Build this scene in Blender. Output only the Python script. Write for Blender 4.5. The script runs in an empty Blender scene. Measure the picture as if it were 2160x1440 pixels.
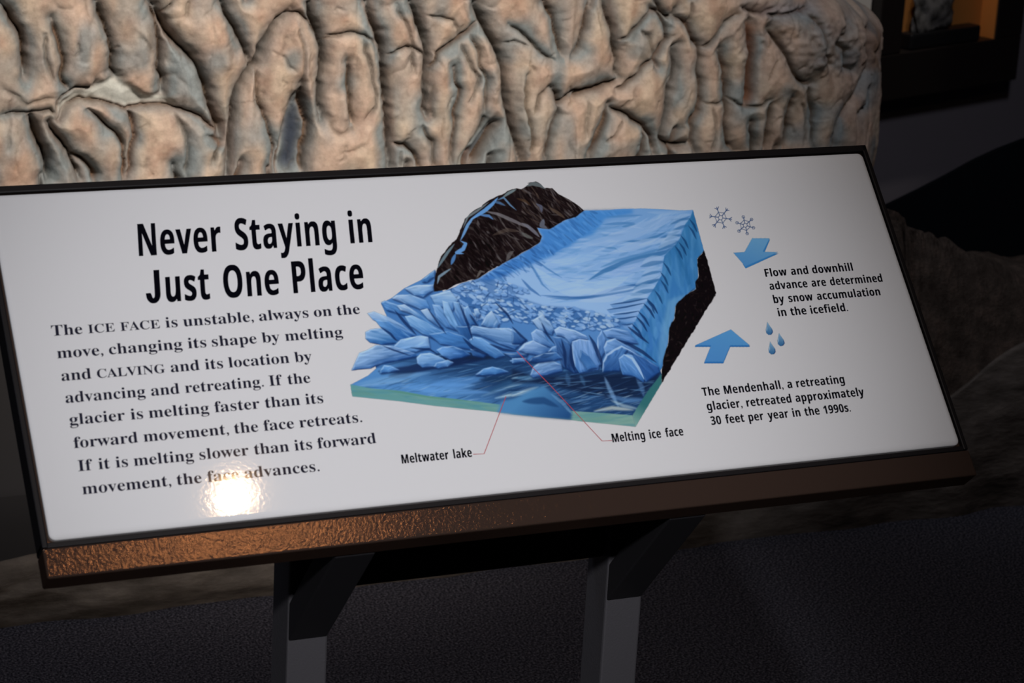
import bpy, bmesh, math
import numpy as np
from mathutils import Vector, Matrix

scene = bpy.context.scene
C = scene.collection
R = math.radians
# ---------------------------------------------------------------- camera (solved from the sign's four corners; 2160 x 1440)
F_PX = 5200.0
SIGN_TILT, SIGN_Z = R(43.5), 0.88                       # sign leans back from the vertical, centre height above the floor
SP = Vector((0, math.sin(SIGN_TILT), math.cos(SIGN_TILT)))      # up along the sign's face
SN = Vector((0, -math.cos(SIGN_TILT), math.sin(SIGN_TILT)))     # out of the sign's face
RP = np.array([[0.91494193, -0.23693691, 0.32671419], [-0.07245319, -0.89280725, -0.44457368], [0.39702871, 0.38308761, -0.83403362]])
TP = np.array([-0.01192208, -0.01466734, 2.29499326])
P2W = np.array([[1, 0, 0], [0, SP.y, SN.y], [0, SP.z, SN.z]])
CP = -RP.T @ TP
CW = P2W @ CP + np.array([0, 0, SIGN_Z])
RW = RP @ P2W.T
cam = bpy.data.cameras.new('camera'); cam.sensor_width = 36.0; cam.lens = F_PX / 2160 * 36; cam.clip_start = 0.05
cam.dof.use_dof = True; cam.dof.focus_distance = 2.75; cam.dof.aperture_fstop = 15.0
cam_ob = bpy.data.objects.new('camera', cam); C.objects.link(cam_ob)
M = Matrix.Identity(4)
for i in range(3):
    M[i][0], M[i][1], M[i][2], M[i][3] = RW[0, i], -RW[1, i], -RW[2, i], CW[i]
cam_ob.matrix_world = M
scene.camera = cam_ob
scene.view_settings.view_transform = 'Standard'; scene.view_settings.look = 'None'
scene.view_settings.gamma = 1.0; scene.view_settings.use_curve_mapping = False
scene.view_settings.exposure = 0.0
# ---------------------------------------------------------------- light: a dim gallery with a few ceiling spots and added fills
world = bpy.data.worlds.new('gallery_gloom'); scene.world = world; world.use_nodes = True
world.node_tree.nodes['Background'].inputs[0].default_value = (0.55, 0.6, 0.75, 1)
world.node_tree.nodes['Background'].inputs[1].default_value = 0.012

def lamp(name, kind, loc, target, power, col, size=0.1, angle=60, blend=1.0):
    l = bpy.data.lights.new(name, kind); l.energy = power; l.color = col
    if kind == 'SPOT': l.spot_size = R(angle); l.spot_blend = blend; l.shadow_soft_size = size
    if kind == 'AREA': l.shape = 'DISK'; l.size = size
    o = bpy.data.objects.new(name, l); C.objects.link(o); o.location = loc
    o.rotation_euler = (Vector(target) - Vector(loc)).to_track_quat('-Z', 'Y').to_euler(); return o
LAMP_GLARE = Vector((0.415, -1.09, 2.90))
lamp('glare_lamp', 'AREA', LAMP_GLARE, (-0.28, -0.1, 0.78), 2.0, (1.0, 0.62, 0.33), 0.050)
lamp('sign_spot', 'SPOT', (-0.80, -2.75, 2.70), (-0.075, 0.0, 0.79), 350, (0.96, 0.955, 1.0), 0.08, 21.8, 1.0)
lamp('room_fill', 'AREA', (-1.3, 1.0, 3.05), (-0.6, 1.2, 0), 13.0, (0.80, 0.86, 1.0), 1.2)  # added fill disc without a fixture, lifts carpet, kerb and crack darks
lamp('ice_spot', 'SPOT', (0.30, -1.55, 2.85), (0.36, 1.75, 0.90), 680, (1.0, 0.88, 0.78), 0.16, 32, 1.0)
lamp('wall_fill', 'SPOT', (1.3, 0.2, 2.95), (2.2, 2.5, 0.45), 58.0, (0.90, 0.90, 1.0), 0.2, 58, 1.0)  # added fill spot without a fixture, brightens the right wall and rock

def px2panel(p):                                         # a point seen on the sign's face -> metres on that face
    p = np.asarray(p, float); d = np.c_[(p[:, 0] - 1080) / F_PX, (p[:, 1] - 720) / F_PX, np.ones(len(p))] @ RP
    return (CP + d * (-CP[2] / d[:, 2])[:, None])[:, :2]
def at_y(x, y, Y):                                       # a point seen in the photograph -> its place on the plane y = Y
    d = RW.T @ np.array([(x - 1080) / F_PX, (y - 720) / F_PX, 1.0]); return CW + d * (Y - CW[1]) / d[1]
def to_px(P):
    q = (np.asarray(P) - CW) @ RW.T; return q[..., :2] / q[..., 2:3] * F_PX + np.array([1080., 720.])

# ---------------------------------------------------------------- helpers
def link(name, me, m=None, parent=None):
    o = bpy.data.objects.new(name, me); C.objects.link(o)
    if m is not None and me is not None: me.materials.append(m)
    if parent is not None: o.parent = parent
    return o
def thing(name, label, cat, loc=(0, 0, 0), group=None):
    o = bpy.data.objects.new(name, None); C.objects.link(o); o.location = loc; o.empty_display_size = .05
    return tag(o, label, cat, group)
def tag(o, label, cat, group=None):
    o['label'] = label; o['category'] = cat
    if group: o['group'] = group
    return o
def pydata(name, vs, fs, m=None, parent=None, smooth=False):
    me = bpy.data.meshes.new(name); me.from_pydata([tuple(v) for v in vs], [], fs); me.update()
    if smooth: me.polygons.foreach_set('use_smooth', [True] * len(me.polygons))
    return link(name, me, m, parent)
def box(name, x0, x1, y0, y1, z0, z1, m, parent=None, bevel=0.0, f=None):
    """axis box, optionally carried through f(Vector) and bevelled"""
    bm = bmesh.new(); bmesh.ops.create_cube(bm, size=1)
    for v in bm.verts: v.co = Vector(((x0 + x1) / 2 + v.co.x * (x1 - x0), (y0 + y1) / 2 + v.co.y * (y1 - y0), (z0 + z1) / 2 + v.co.z * (z1 - z0)))
    if bevel: bmesh.ops.bevel(bm, geom=bm.edges[:], offset=bevel, segments=2, affect='EDGES', profile=.5)
    if f:
        for v in bm.verts: v.co = f(v.co)
    bmesh.ops.recalc_face_normals(bm, faces=bm.faces)
    me = bpy.data.meshes.new(name); bm.to_mesh(me); bm.free(); return link(name, me, m, parent)
def mat(name, col=(.5, .5, .5), rough=.6, metal=0., spec=.5):
    m = bpy.data.materials.new(name); m.use_nodes = True; b = m.node_tree.nodes['Principled BSDF']
    b.inputs['Base Color'].default_value = (*col, 1); b.inputs['Roughness'].default_value = rough
    b.inputs['Metallic'].default_value = metal; b.inputs['Specular IOR Level'].default_value = spec
    return m
def node(m, kind, **kw):
    n = m.node_tree.nodes.new(kind)
    for k, v in kw.items():
        if k in n.inputs: n.inputs[k].default_value = v
        else: setattr(n, k, v)
    return n
def wire(m, a, b): m.node_tree.links.new(a, b)
def bsdf(m): return m.node_tree.nodes['Principled BSDF']
def noise_fac(m, scale, detail=3., rough=.5, stretch=None, coord='Object'):
    tc = node(m, 'ShaderNodeTexCoord'); n = node(m, 'ShaderNodeTexNoise', Scale=scale, Detail=detail, Roughness=rough); src = tc.outputs[coord]
    if stretch: mp = node(m, 'ShaderNodeMapping'); mp.inputs['Scale'].default_value = stretch; wire(m, src, mp.inputs[0]); src = mp.outputs[0]
    wire(m, src, n.inputs['Vector']); return n.outputs['Fac']
def ramp(m, fac, stops):
    r = node(m, 'ShaderNodeValToRGB'); e = r.color_ramp.elements
    while len(e) < len(stops): e.new(.5)
    for i, (p, c) in enumerate(stops): e[i].position = p; e[i].color = (*c, 1)
    wire(m, fac, r.inputs[0]); return r.outputs[0]
def bump(m, fac, strength, dist, prev=None):
    b = node(m, 'ShaderNodeBump', Strength=strength, Distance=dist); wire(m, fac, b.inputs['Height'])
    if prev is not None: wire(m, prev, b.inputs['Normal'])
    wire(m, b.outputs[0], bsdf(m).inputs['Normal']); return b.outputs[0]
def S2L(c): c = np.asarray(c, float); return np.where(c <= .04045, c / 12.92, ((c + .055) / 1.055) ** 2.4)
def L2S(c): c = np.asarray(c, float); return np.where(c <= .0031308, c * 12.92, 1.055 * np.clip(c, 1e-9, None) ** (1 / 2.4) - .055)
def vnoise(rng, h, w, ch, cw):
    """smooth value noise on an h x w grid, cells ch x cw, range about -1..1"""
    gh, gw = int(h / ch) + 4, int(w / cw) + 4; g = rng.uniform(-1, 1, (gh, gw))
    y = np.arange(h) / ch + 1; x = np.arange(w) / cw + 1; iy, ix = y.astype(int), x.astype(int); fy, fx = y - iy, x - ix
    fy, fx = fy * fy * (3 - 2 * fy), fx * fx * (3 - 2 * fx)
    a = g[iy][:, ix] * (1 - fx) + g[iy][:, ix + 1] * fx; b = g[iy + 1][:, ix] * (1 - fx) + g[iy + 1][:, ix + 1] * fx
    return a * (1 - fy)[:, None] + b * fy[:, None]
def grid_mesh(name, P, m, parent=None, attr=None, smooth=True):
    """P: (rows, cols, 3) points -> quad grid"""
    h, w = P.shape[:2]; idx = np.arange(h * w).reshape(h, w)
    q = np.stack([idx[:-1, :-1], idx[:-1, 1:], idx[1:, 1:], idx[1:, :-1]], -1).reshape(-1, 4)
    me = bpy.data.meshes.new(name); me.vertices.add(h * w); me.vertices.foreach_set('co', P.reshape(-1).astype(np.float32))
    me.loops.add(q.size); me.loops.foreach_set('vertex_index', q.reshape(-1).astype(np.int32))
    me.polygons.add(len(q)); me.polygons.foreach_set('loop_start', (np.arange(len(q)) * 4).astype(np.int32))
    me.polygons.foreach_set('use_smooth', np.full(len(q), smooth)); me.update(); me.validate()
    if attr is not None:
        a = me.color_attributes.new('paint', 'FLOAT_COLOR', 'POINT'); a.data.foreach_set('color', np.c_[attr.reshape(-1, 3), np.ones(h * w)].reshape(-1).astype(np.float32))
    return link(name, me, m, parent)
# ---------------------------------------------------------------- printed illustration (painted in panel millimetres)
class Canvas:
    def __init__(s, x0, y0, x1, y1, k):
        s.x0, s.y1, s.k = x0, y1, k
        s.w, s.h = int((x1 - x0) * k), int((y1 - y0) * k)
        s.im = np.ones((s.h, s.w, 3)) * (176 / 255.0); s.cov = np.zeros((s.h, s.w)); s.rng = np.random.default_rng(5)
    def c(s, pts):
        q = px2panel(np.asarray(pts, float)) * 1000.0
        return np.c_[(q[:, 0] - s.x0) * s.k, (s.y1 - q[:, 1]) * s.k]
    def box(s, q, pad):
        a = np.floor(q.min(0) - pad).astype(int); b = np.ceil(q.max(0) + pad).astype(int)
        return max(a[0], 0), max(a[1], 0), min(b[0], s.w), min(b[1], s.h)
    def blend(s, b, m, col, cov=True):
        x0, y0, x1, y1 = b; r = s.im[y0:y1, x0:x1]; r += (col - r) * m[..., None]
        if cov: cv = s.cov[y0:y1, x0:x1]; np.maximum(cv, m, out=cv)
    def mask(s, q, b, soft):
        x0, y0, x1, y1 = b; gx = np.arange(x0, x1) + .5; gy = (np.arange(y0, y1) + .5)[:, None]
        m = np.zeros((y1 - y0, x1 - x0), bool); n = len(q)
        for i in range(n):
            ax, ay = q[i]; bx, by = q[(i + 1) % n]
            if abs(ay - by) < 1e-9: continue
            m ^= ((gy > ay) != (gy > by)) & (gx < (bx - ax) * (gy - ay) / (by - ay) + ax)
        return blur(m.astype(float), soft)
    def poly(s, pts, c1, c2=None, g=None, soft=.8, a=1.0, rough=0., cov=True):
        q = s.c(pts)
        if rough: q = jitter(q, rough * s.k, s.rng)
        b = s.box(q, 3 * soft + 2)
        if b[2] <= b[0] or b[3] <= b[1]: return
        m = s.mask(q, b, soft) * a; c1 = np.array(c1) / 255.
        if c2 is None: s.blend(b, m, c1, cov); return
        c2 = np.array(c2) / 255.; e = s.c(g) if g is not None else np.array([q[np.argmin(q[:, 1])], q[np.argmax(q[:, 1])]])
        d = e[1] - e[0]; x, y = np.meshgrid(np.arange(b[0], b[2]), np.arange(b[1], b[3]))
        t = np.clip(((x - e[0, 0]) * d[0] + (y - e[0, 1]) * d[1]) / (d @ d + 1e-9), 0, 1)[..., None]
        s.blend(b, m, c1 * (1 - t) + c2 * t, cov)
    def stroke(s, pts, w, col, a=1.0, soft=.7, taper=True, raw=False, inside=None, cov=False):
        q = np.asarray(pts, float) if raw else s.c(pts); w = w * s.k * .5
        b = s.box(q, w + 2 * soft + 1)
        if b[2] <= b[0] or b[3] <= b[1]: return
        x, y = np.meshgrid(np.arange(b[0], b[2]) + .5, np.arange(b[1], b[3]) + .5)
        L = np.r_[0, np.cumsum(np.hypot(*np.diff(q, axis=0).T))]; best = np.full(x.shape, 1e9)
        for i in range(len(q) - 1):
            d = q[i + 1] - q[i]; l2 = d @ d + 1e-9
            t = np.clip(((x - q[i, 0]) * d[0] + (y - q[i, 1]) * d[1]) / l2, 0, 1)
            D = np.hypot(x - q[i, 0] - t * d[0], y - q[i, 1] - t * d[1])
            if taper:
                u = (L[i] + t * (L[i + 1] - L[i])) / (L[-1] + 1e-9); D = D + w * (1 - np.clip(4 * u * (1 - u), 0, 1) ** .8 * .95 - .05)
            best = np.minimum(best, D)
        m = np.clip((w - best) / (2 * soft * 1.5) + .5, 0, 1); m = m * m * (3 - 2 * m) * a
        if inside is not None: m = m * inside[b[1]:b[3], b[0]:b[2]]
        s.blend(b, m, np.array(col) / 255., cov)
    def region(s, pts, soft=1.):
        q = s.c(pts); f = np.zeros((s.h, s.w)); b = s.box(q, 3 * soft + 1); f[b[1]:b[3], b[0]:b[2]] = s.mask(q, b, soft); return f
    def hatch(s, reg, n, ang, ln, w, cols, a=.5, curve=0., soft=.8, da=.15):
        """n brush strokes at random places of a region; ang is a function of canvas position or a number"""
        ys, xs = np.nonzero(reg > .5)
        if len(ys) == 0: return
        for i in s.rng.integers(0, len(ys), n):
            x, y = xs[i], ys[i]; th = (ang(x / s.w, y / s.h) if callable(ang) else ang) + s.rng.normal(0, da)
            l = ln * s.k * s.rng.uniform(.4, 1.3) * .5; d = np.array([np.cos(th), -np.sin(th)]); nn = np.array([-d[1], d[0]]) * curve * l * s.rng.uniform(-.3, 1)
            p = np.array([x, y], float); s.stroke([p - d * l, p + nn, p + d * l], w * s.rng.uniform(.4, 1.3), cols[s.rng.integers(len(cols))], a * s.rng.uniform(.5, 1), soft, raw=True, inside=reg)

def blur(m, sg):
    if sg <= 0.05: return m
    r = max(1, int(3 * sg)); k = np.exp(-.5 * (np.arange(-r, r + 1) / sg) ** 2); k /= k.sum()
    p = np.pad(m, r); h = sum(k[i] * p[:, i:i + m.shape[1]] for i in range(2 * r + 1))
    return sum(k[i] * h[i:i + m.shape[0], :] for i in range(2 * r + 1))
def jitter(q, amp, rng):
    out = []
    for i in range(len(q)):
        a, b = q[i], q[(i + 1) % len(q)]; out.append(a)
        n = int(np.hypot(*(b - a)) / 9)
        for j in range(1, n): out.append(a + (b - a) * j / n + rng.normal(0, amp, 2))
    return np.array(out)
ZA, ZB, ZC, ZD = (720, 360, 5.1425), (1100, 360, 4.909), (720, 600, 4.8), (1080, 600, 4.5)
def Z(z, *v): return [(z[0] + v[i] / z[2], z[1] + v[i + 1] / z[2]) for i in range(0, len(v), 2)]

def paint_glacier(cv):
    LI, L2, MB, DB, NV = (142, 172, 202), (112, 156, 202), (66, 122, 182), (36, 84, 140), (22, 36, 72)
    rng = cv.rng
    # the whole body of ice, water below
    body = Z(ZA, 1020, 1080, 870, 1180, 680, 1275, 545, 1380) + Z(ZC, 400, 190, 450, 300, 500, 420, 420, 560, 330, 720, 350, 850, 700, 900, 1500, 900, 1920, 800) + \
        Z(ZD, 0, 780, 500, 860, 1000, 860, 1270, 930, 1400, 830, 1430, 780, 1440, 700, 1480, 560, 1490, 440, 1540, 320, 1550, 210, 1690, 70, 1740, 30) + \
        Z(ZB, 1740, 1260, 1800, 1230, 1830, 1090, 1820, 910, 1890, 830, 1775, 405, 1650, 411, 1480, 400, 1260, 390, 1050, 395, 860, 408, 640, 412, 300, 620, 200, 750) + Z(ZA, 1900, 930, 1480, 1170, 1100, 1310)
    cv.poly(body, (92, 142, 196), (58, 108, 168), [(1150, 480), (1050, 800)])
    water = Z(ZC, 350, 850, 270, 920, 95, 1012, 100, 1060, 600, 1100, 1700, 1250) + Z(ZD, 0, 1200, 620, 1230, 1140, 1245, 1200, 1180, 1420, 850, 1390, 760, 1000, 760, 500, 760, 0, 700) + Z(ZC, 1700, 700, 1100, 680, 600, 740)
    cv.poly(water, (34, 66, 108), (70, 124, 180), [(950, 770), (930, 830)])
    wr = cv.region(water)
    wa = .13
    cv.hatch(wr, 260, wa, 26, 1.1, [(60, 110, 160), (44, 86, 132), (30, 56, 92), (84, 134, 176)], .6)
    for p, c, w, a in [(Z(ZC, 380, 880, 700, 860, 1000, 800, 1500, 740), NV, 9, .75), (Z(ZC, 900, 780, 1200, 720, 1600, 740), (26, 40, 66), 7, .8), (Z(ZC, 480, 930, 640, 910, 760, 870), (30, 50, 84), 6, .7),
                       (Z(ZC, 900, 1010, 1200, 985, 1450, 945), (80, 138, 200), 9, .6), (Z(ZC, 600, 1030, 900, 1045, 1350, 1020), (84, 140, 200), 8, .6), (Z(ZC, 800, 1080, 1100, 1080, 1500, 1090), (90, 146, 204), 5, .6), (Z(ZC, 150, 1010, 400, 960, 900, 890), (98, 146, 190), 5, .6),
                       (Z(ZC, 160, 1030, 420, 1000, 700, 960), (110, 155, 195), 3, .7), (Z(ZC, 1400, 960, 1650, 960, 1850, 910), (26, 50, 80), 7, .6), (Z(ZC, 1500, 1080, 1750, 1000, 1920, 980), (40, 80, 120), 8, .7),
                       (Z(ZC, 1560, 1150, 1750, 1110, 1920, 1080), (150, 180, 190), 3, .8), (Z(ZC, 1420, 1130, 1650, 1050, 1920, 960), (110, 150, 180), 3, .5)]:
        cv.stroke(p, w, c, a, 3.6, inside=wr)
    cv.poly(Z(ZD, 0, 800, 230, 880, 560, 850, 760, 850, 1250, 830, 1390, 780, 1400, 880, 1290, 1010, 1240, 1070, 900, 1080, 600, 1010, 250, 940, 0, 930), (26, 40, 68), soft=5, a=.9)
    cv.hatch(wr * cv.region(Z(ZD, 0, 850, 1400, 830, 1300, 1010, 1000, 1200, 500, 1190, 0, 1100)), 110, .05, 24, 1.3, [(52, 96, 146), (30, 56, 96), (90, 140, 180), (20, 34, 60)], .6)
    for p, c, w, a in [(Z(ZD, 880, 880, 920, 980, 970, 1080, 1010, 1160), (112, 156, 198), 4.5, .8), (Z(ZD, 1180, 880, 1230, 970, 1250, 1060), (84, 130, 180), 5, .6), (Z(ZD, 650, 860, 690, 960), (70, 120, 165), 4, .5), (Z(ZD, 520, 840, 540, 960), (60, 104, 150), 5, .6),
                       (Z(ZD, 780, 1200, 950, 1170, 1150, 1190), (178, 190, 180), 4, .9), (Z(ZD, 940, 1100, 1060, 1150, 1200, 1180), (150, 176, 186), 3.5, .8), (Z(ZD, 900, 1050, 1100, 1100, 1260, 1090), (84, 130, 180), 5, .7),
                       (Z(ZD, 0, 1060, 140, 1010, 250, 970), (160, 185, 195), 4, .8), (Z(ZD, 0, 880, 150, 890, 300, 870), (80, 134, 175), 5, .7), (Z(ZD, 0, 960, 200, 950, 380, 960), (60, 110, 160), 4, .6)]:
        cv.stroke(p, w, c, a * .8, 3.2, inside=wr)
    cv.hatch(wr * cv.region(Z(ZC, 100, 1010, 500, 930, 1200, 900, 1900, 880) + Z(ZD, 200, 900, 1300, 1000, 1140, 1245, 0, 1200)), 150, .17, 16, .8, [(120, 160, 196), (150, 180, 196), (96, 146, 196), (40, 76, 120)], .55, soft=.8, da=.06)
    # glass-green cut edge of the water block
    edge = Z(ZC, 90, 1010, 110, 1133, 600, 1183, 940, 1228, 1700, 1303) + Z(ZD, 0, 1232, 520, 1282, 650, 1297, 1172, 1350, 1142, 1240, 900, 1222, 620, 1203, 0, 1150) + Z(ZC, 1700, 1225, 1100, 1152, 870, 1128, 600, 1075, 430, 1062, 300, 1050)
    cv.poly(edge, (82, 138, 142), (112, 150, 140), [(745, 815), (1340, 880)]); er = cv.region(edge)
    cv.hatch(er, 60, -.1, 40, 3, [(66, 126, 140), (108, 148, 138), (88, 136, 128)], .45, soft=2)
    cv.stroke(Z(ZC, 450, 1068, 900, 1140, 1500, 1195), 2, (78, 132, 112), .7, 1.5, inside=er)
    cv.poly(Z(ZD, 1142, 1240, 1172, 1352, 1422, 935, 1424, 838, 1290, 1010), (106, 148, 140), (48, 104, 108), Z(ZD, 1150, 1300, 1230, 1130))
    cv.poly(Z(ZD, -140, 1215, -100, 1110, 20, 1080, 180, 1000, 300, 960, 400, 1040, 500, 1170, 570, 1210, 560, 1284, 300, 1264, 0, 1234), (66, 122, 170), (34, 74, 124), Z(ZD, 230, 980, 520, 1270), soft=4)
    cv.stroke(Z(ZD, 100, 1110, 300, 1100, 440, 1160), 7, (28, 62, 108), .7, 3); cv.stroke(Z(ZD, 370, 1040, 480, 1120, 570, 1230), 4, (90, 138, 180), .6, 2)
    # side wall of the cut ice
    side = Z(ZB, 1775, 405, 1890, 830, 1820, 910, 1830, 1090, 1800, 1230, 1740, 1260) + Z(ZD, 1740, 30, 1690, 70, 1580, 160, 1550, 210, 1540, 320, 1510, 360, 1490, 440, 1480, 560, 1440, 700, 1430, 780, 1400, 830, 1270, 925, 1230, 800, 1180, 640, 1110, 500, 1160, 360, 1220, 240, 1290, 120) + Z(ZB, 1370, 1220, 1450, 1080, 1480, 880, 1640, 700, 1700, 540)
    cv.poly(side, (50, 118, 172), (52, 112, 176), [(1470, 470), (1380, 700)])
    sr = cv.region(side)
    cv.hatch(sr, 140, 1.35, 30, 5, [(34, 96, 148), (74, 138, 188), (44, 106, 160), (86, 146, 196)], .4, soft=3)
    cv.stroke(Z(ZB, 1690, 1290, 1560, 1375) + Z(ZD, 1500, 330, 1440, 560, 1400, 760), 12, (110, 160, 196), .45, 6, inside=sr)
    # black bedrock under the ice
    rock = Z(ZB, 1892, 822, 2017, 1265, 1960, 1375) + Z(ZD, 1937, 88, 1420, 935, 1424, 790, 1438, 700, 1482, 560, 1490, 440, 1515, 360, 1545, 320, 1552, 210, 1582, 160, 1690, 70, 1745, 25) + Z(ZB, 1740, 1262, 1806, 1225, 1800, 1150, 1836, 1090, 1820, 920)
    cv.poly(rock, (24, 19, 22), rough=.25); rr = cv.region(rock)
    cv.hatch(rr, 160, .9, 5, 1.6, [(44, 34, 32), (12, 10, 14), (58, 50, 48), (30, 24, 26)], .5, da=.7)
    # smooth upper surface of the glacier
    top = Z(ZB, 640, 412, 860, 408, 1050, 395, 1260, 390, 1480, 400, 1650, 411, 1775, 405, 1750, 480, 1660, 600, 1640, 700, 1600, 760, 1480, 880, 1460, 960, 1450, 1080, 1370, 1220, 1300, 1300) + Z(ZD, 1350, 30, 1290, 120, 1220, 230, 1190, 300, 900, 300, 600, 230, 300, 220, 0, 120) + Z(ZC, 1500, 200, 1200, 100, 1100, 60) + Z(ZA, 1300, 1220, 1480, 1170, 1780, 990, 2057, 850) + Z(ZB, 190, 740, 210, 680, 160, 590, 290, 600, 450, 510)
    cv.poly(top, (104, 150, 200), (128, 166, 208), [(1250, 450), (1200, 620)]); tr = cv.region(top, 2)
    cv.poly(Z(ZB, 640, 412, 1150, 398, 1150, 440, 860, 500, 820, 570, 740, 660, 600, 710, 420, 840, 200, 930, 0, 1010, -150, 1080, -330, 1150, -450, 1130, -300, 1030, -166, 945, -60, 890, 0, 850, 200, 740, 220, 680, 160, 595, 290, 605, 400, 540, 560, 480), (62, 128, 196), (56, 112, 180), soft=5)
    cv.hatch(cv.region(Z(ZB, 640, 412, 1100, 420, 800, 560, 600, 700, 300, 860, 0, 900, 0, 850, 220, 700, 300, 600)), 90, -.9, 14, 2.5, [(40, 88, 150), (84, 146, 208), (48, 104, 172)], .5, soft=1.8)
    fl = lambda x, y: .08 + .5 * (x - .45) - .1 + (.25 if x > .7 else 0)
    cv.hatch(tr * cv.region(Z(ZB, 600, 700, 900, 500, 1700, 420, 1500, 800, 1300, 1300, 300, 1375, 100, 1000)), 330, fl, 26, 2.2, [(92, 144, 196), (136, 172, 212), (70, 124, 178), (150, 180, 214)], .42, soft=1.4, curve=.15)
    for p, w, c, a in [(Z(ZB, 700, 1130, 850, 1040, 1050, 960, 1270, 900, 1500, 840, 1640, 760), 6, (44, 102, 158), .75), (Z(ZB, 820, 1000, 1000, 930, 1250, 870, 1500, 790), 4, (60, 118, 172), .6),
                       (Z(ZB, 200, 1290, 450, 1310, 720, 1310, 900, 1240, 1100, 1200, 1330, 1150, 1440, 1080), 3.5, (40, 90, 150), .7), (Z(ZB, 1180, 1200, 1330, 1150, 1440, 1120), 4, (58, 112, 166), .7),
                       (Z(ZB, 1050, 730, 1250, 730, 1400, 680, 1500, 630), 3, (50, 108, 164), .7), (Z(ZB, 1430, 700, 1560, 660, 1640, 620), 3.2, (46, 102, 160), .7), (Z(ZB, 1540, 510, 1650, 500, 1750, 470), 2.6, (56, 112, 170), .7),
                       (Z(ZB, 860, 800, 960, 800, 1010, 830), 2, (70, 124, 176), .7), (Z(ZB, 840, 560, 1000, 545, 1170, 540), 3.2, (64, 120, 178), .7), (Z(ZB, 880, 480, 1050, 470, 1250, 460), 2.6, (66, 122, 180), .6), (Z(ZB, 1040, 580, 1100, 570, 1180, 550), 3, (60, 116, 172), .6),
                       (Z(ZB, 0, 880, 90, 960, 150, 1060, 220, 1180, 300, 1250), 2.4, (58, 112, 170), .7), (Z(ZB, 120, 900, 260, 1010, 420, 1110), 2, (62, 116, 174), .7), (Z(ZB, 0, 1120, 90, 1220, 200, 1300), 3, (46, 96, 156), .7),
                       (Z(ZB, 640, 760, 900, 730, 1200, 620, 1600, 470), 14, (138, 170, 208), .5), (Z(ZB, 900, 860, 1100, 800, 1300, 740, 1560, 700), 8, (146, 176, 212), .55), (Z(ZB, 300, 950, 500, 930, 800, 880), 9, (140, 176, 212), .5),
                       (Z(ZB, 150, 1010, 300, 1150, 500, 1230, 800, 1220, 1100, 1100), 16, (144, 178, 214), .6), (Z(ZB, 900, 1080, 1200, 980, 1450, 900), 12, (134, 166, 210), .5), (Z(ZB, 600, 1350, 900, 1320, 1250, 1200), 8, (146, 176, 212), .55),
                       (Z(ZB, 1300, 430, 1500, 440, 1720, 420), 4, (132, 168, 206), .5), (Z(ZD, 330, 120, 520, 140, 800, 110, 1100, 60, 1300, 10), 3, (48, 98, 156), .6), (Z(ZD, 540, 60, 800, 70, 1200, 20), 7, (150, 180, 214), .5)]:
        cv.stroke(p, w, c, a, 1.6, inside=tr)
    cv.hatch(cv.region(Z(ZB, -450, 1130, -150, 940, 60, 850, 260, 820, 420, 800, 200, 1000, -100, 1120, -300, 1190)), 60, -.75, 13, 2.0, [(30, 70, 128), (44, 96, 160), (100, 156, 210)], .6, soft=1.4, da=.35)
    # teeth along the cut edge: light crest over a dark notch
    for i, (a, b, w) in enumerate([((1750, 450), (1560, 520), 5), ((1740, 520), (1580, 590), 5), ((1660, 620), (1500, 690), 6), ((1640, 690), (1440, 760), 8), ((1600, 730), (1420, 800), 4), ((1480, 900), (1250, 960), 8), ((1450, 1000), (1260, 1060), 5), ((1450, 1080), (1180, 1180), 7), ((1390, 1190), (1150, 1260), 8), ((1310, 1290), (1050, 1340), 8)]):
        cv.stroke(Z(ZB, *a, (a[0] + b[0]) // 2, (a[1] + b[1]) // 2 - 14, *b), w, (144, 176, 210), .55, 2.0, inside=tr)
        cv.stroke(Z(ZB, a[0] + 5, a[1] + 40, (a[0] + b[0]) // 2, (a[1] + b[1]) // 2 + 26, b[0] - 20, b[1] + 34), w * .6, (48, 102, 156), .6, 1.6)
        cv.stroke(Z(ZB, a[0] - 10, a[1] + 50, a[0] + 35, a[1] + 110, a[0] + 70, a[1] + 190), 2.4, (24, 62, 108), .75, 1.1)
    for a, b in [((1290, 130), (930, 190)), ((1260, 175), (900, 240)), ((1210, 250), (960, 285)), ((1190, 300), (950, 330)), ((1150, 370), (1040, 380))]:
        cv.poly(Z(ZD, *a, *b, b[0] + 30, b[1] + 34, (a[0] + b[0]) // 2, (a[1] + b[1]) // 2 + 44, a[0] - 20, a[1] + 50), (124, 162, 206), (96, 140, 192), soft=1.2)
        cv.stroke(Z(ZD, *a, (a[0] + b[0]) // 2, (a[1] + b[1]) // 2 + 6, *b), 1.6, (30, 66, 116), .8, .8)
        cv.stroke(Z(ZD, a[0] - 10, a[1] + 4, a[0] + 50, a[1] + 70, a[0] + 95, a[1] + 150), 2.6, (22, 50, 96), .8, 1)
        cv.stroke(Z(ZD, a[0] - 30, a[1] + 30, a[0] + 20, a[1] + 90, a[0] + 40, a[1] + 150), 4, (86, 136, 190), .6, 1.2)
    # jumble of broken blocks between the smooth ice and the face
    jum = Z(ZA, 1300, 1220, 1480, 1170, 1700, 1180, 2057, 1300) + Z(ZD, 0, 100, 300, 200, 600, 220, 900, 290, 1100, 380, 860, 430, 560, 420, 300, 400, 0, 330) + Z(ZC, 1500, 430, 1200, 300, 1000, 230, 900, 100)
    jr = cv.region(jum, 3); ys, xs = np.nonzero(jr > .6)
    cv.blend((0, 0, cv.w, cv.h), jr * .55, np.array((44, 88, 146)) / 255., False)
    sel = rng.integers(0, len(ys), 300); sel = sel[np.argsort(ys[sel] * .9 - xs[sel] * .25)]
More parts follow.
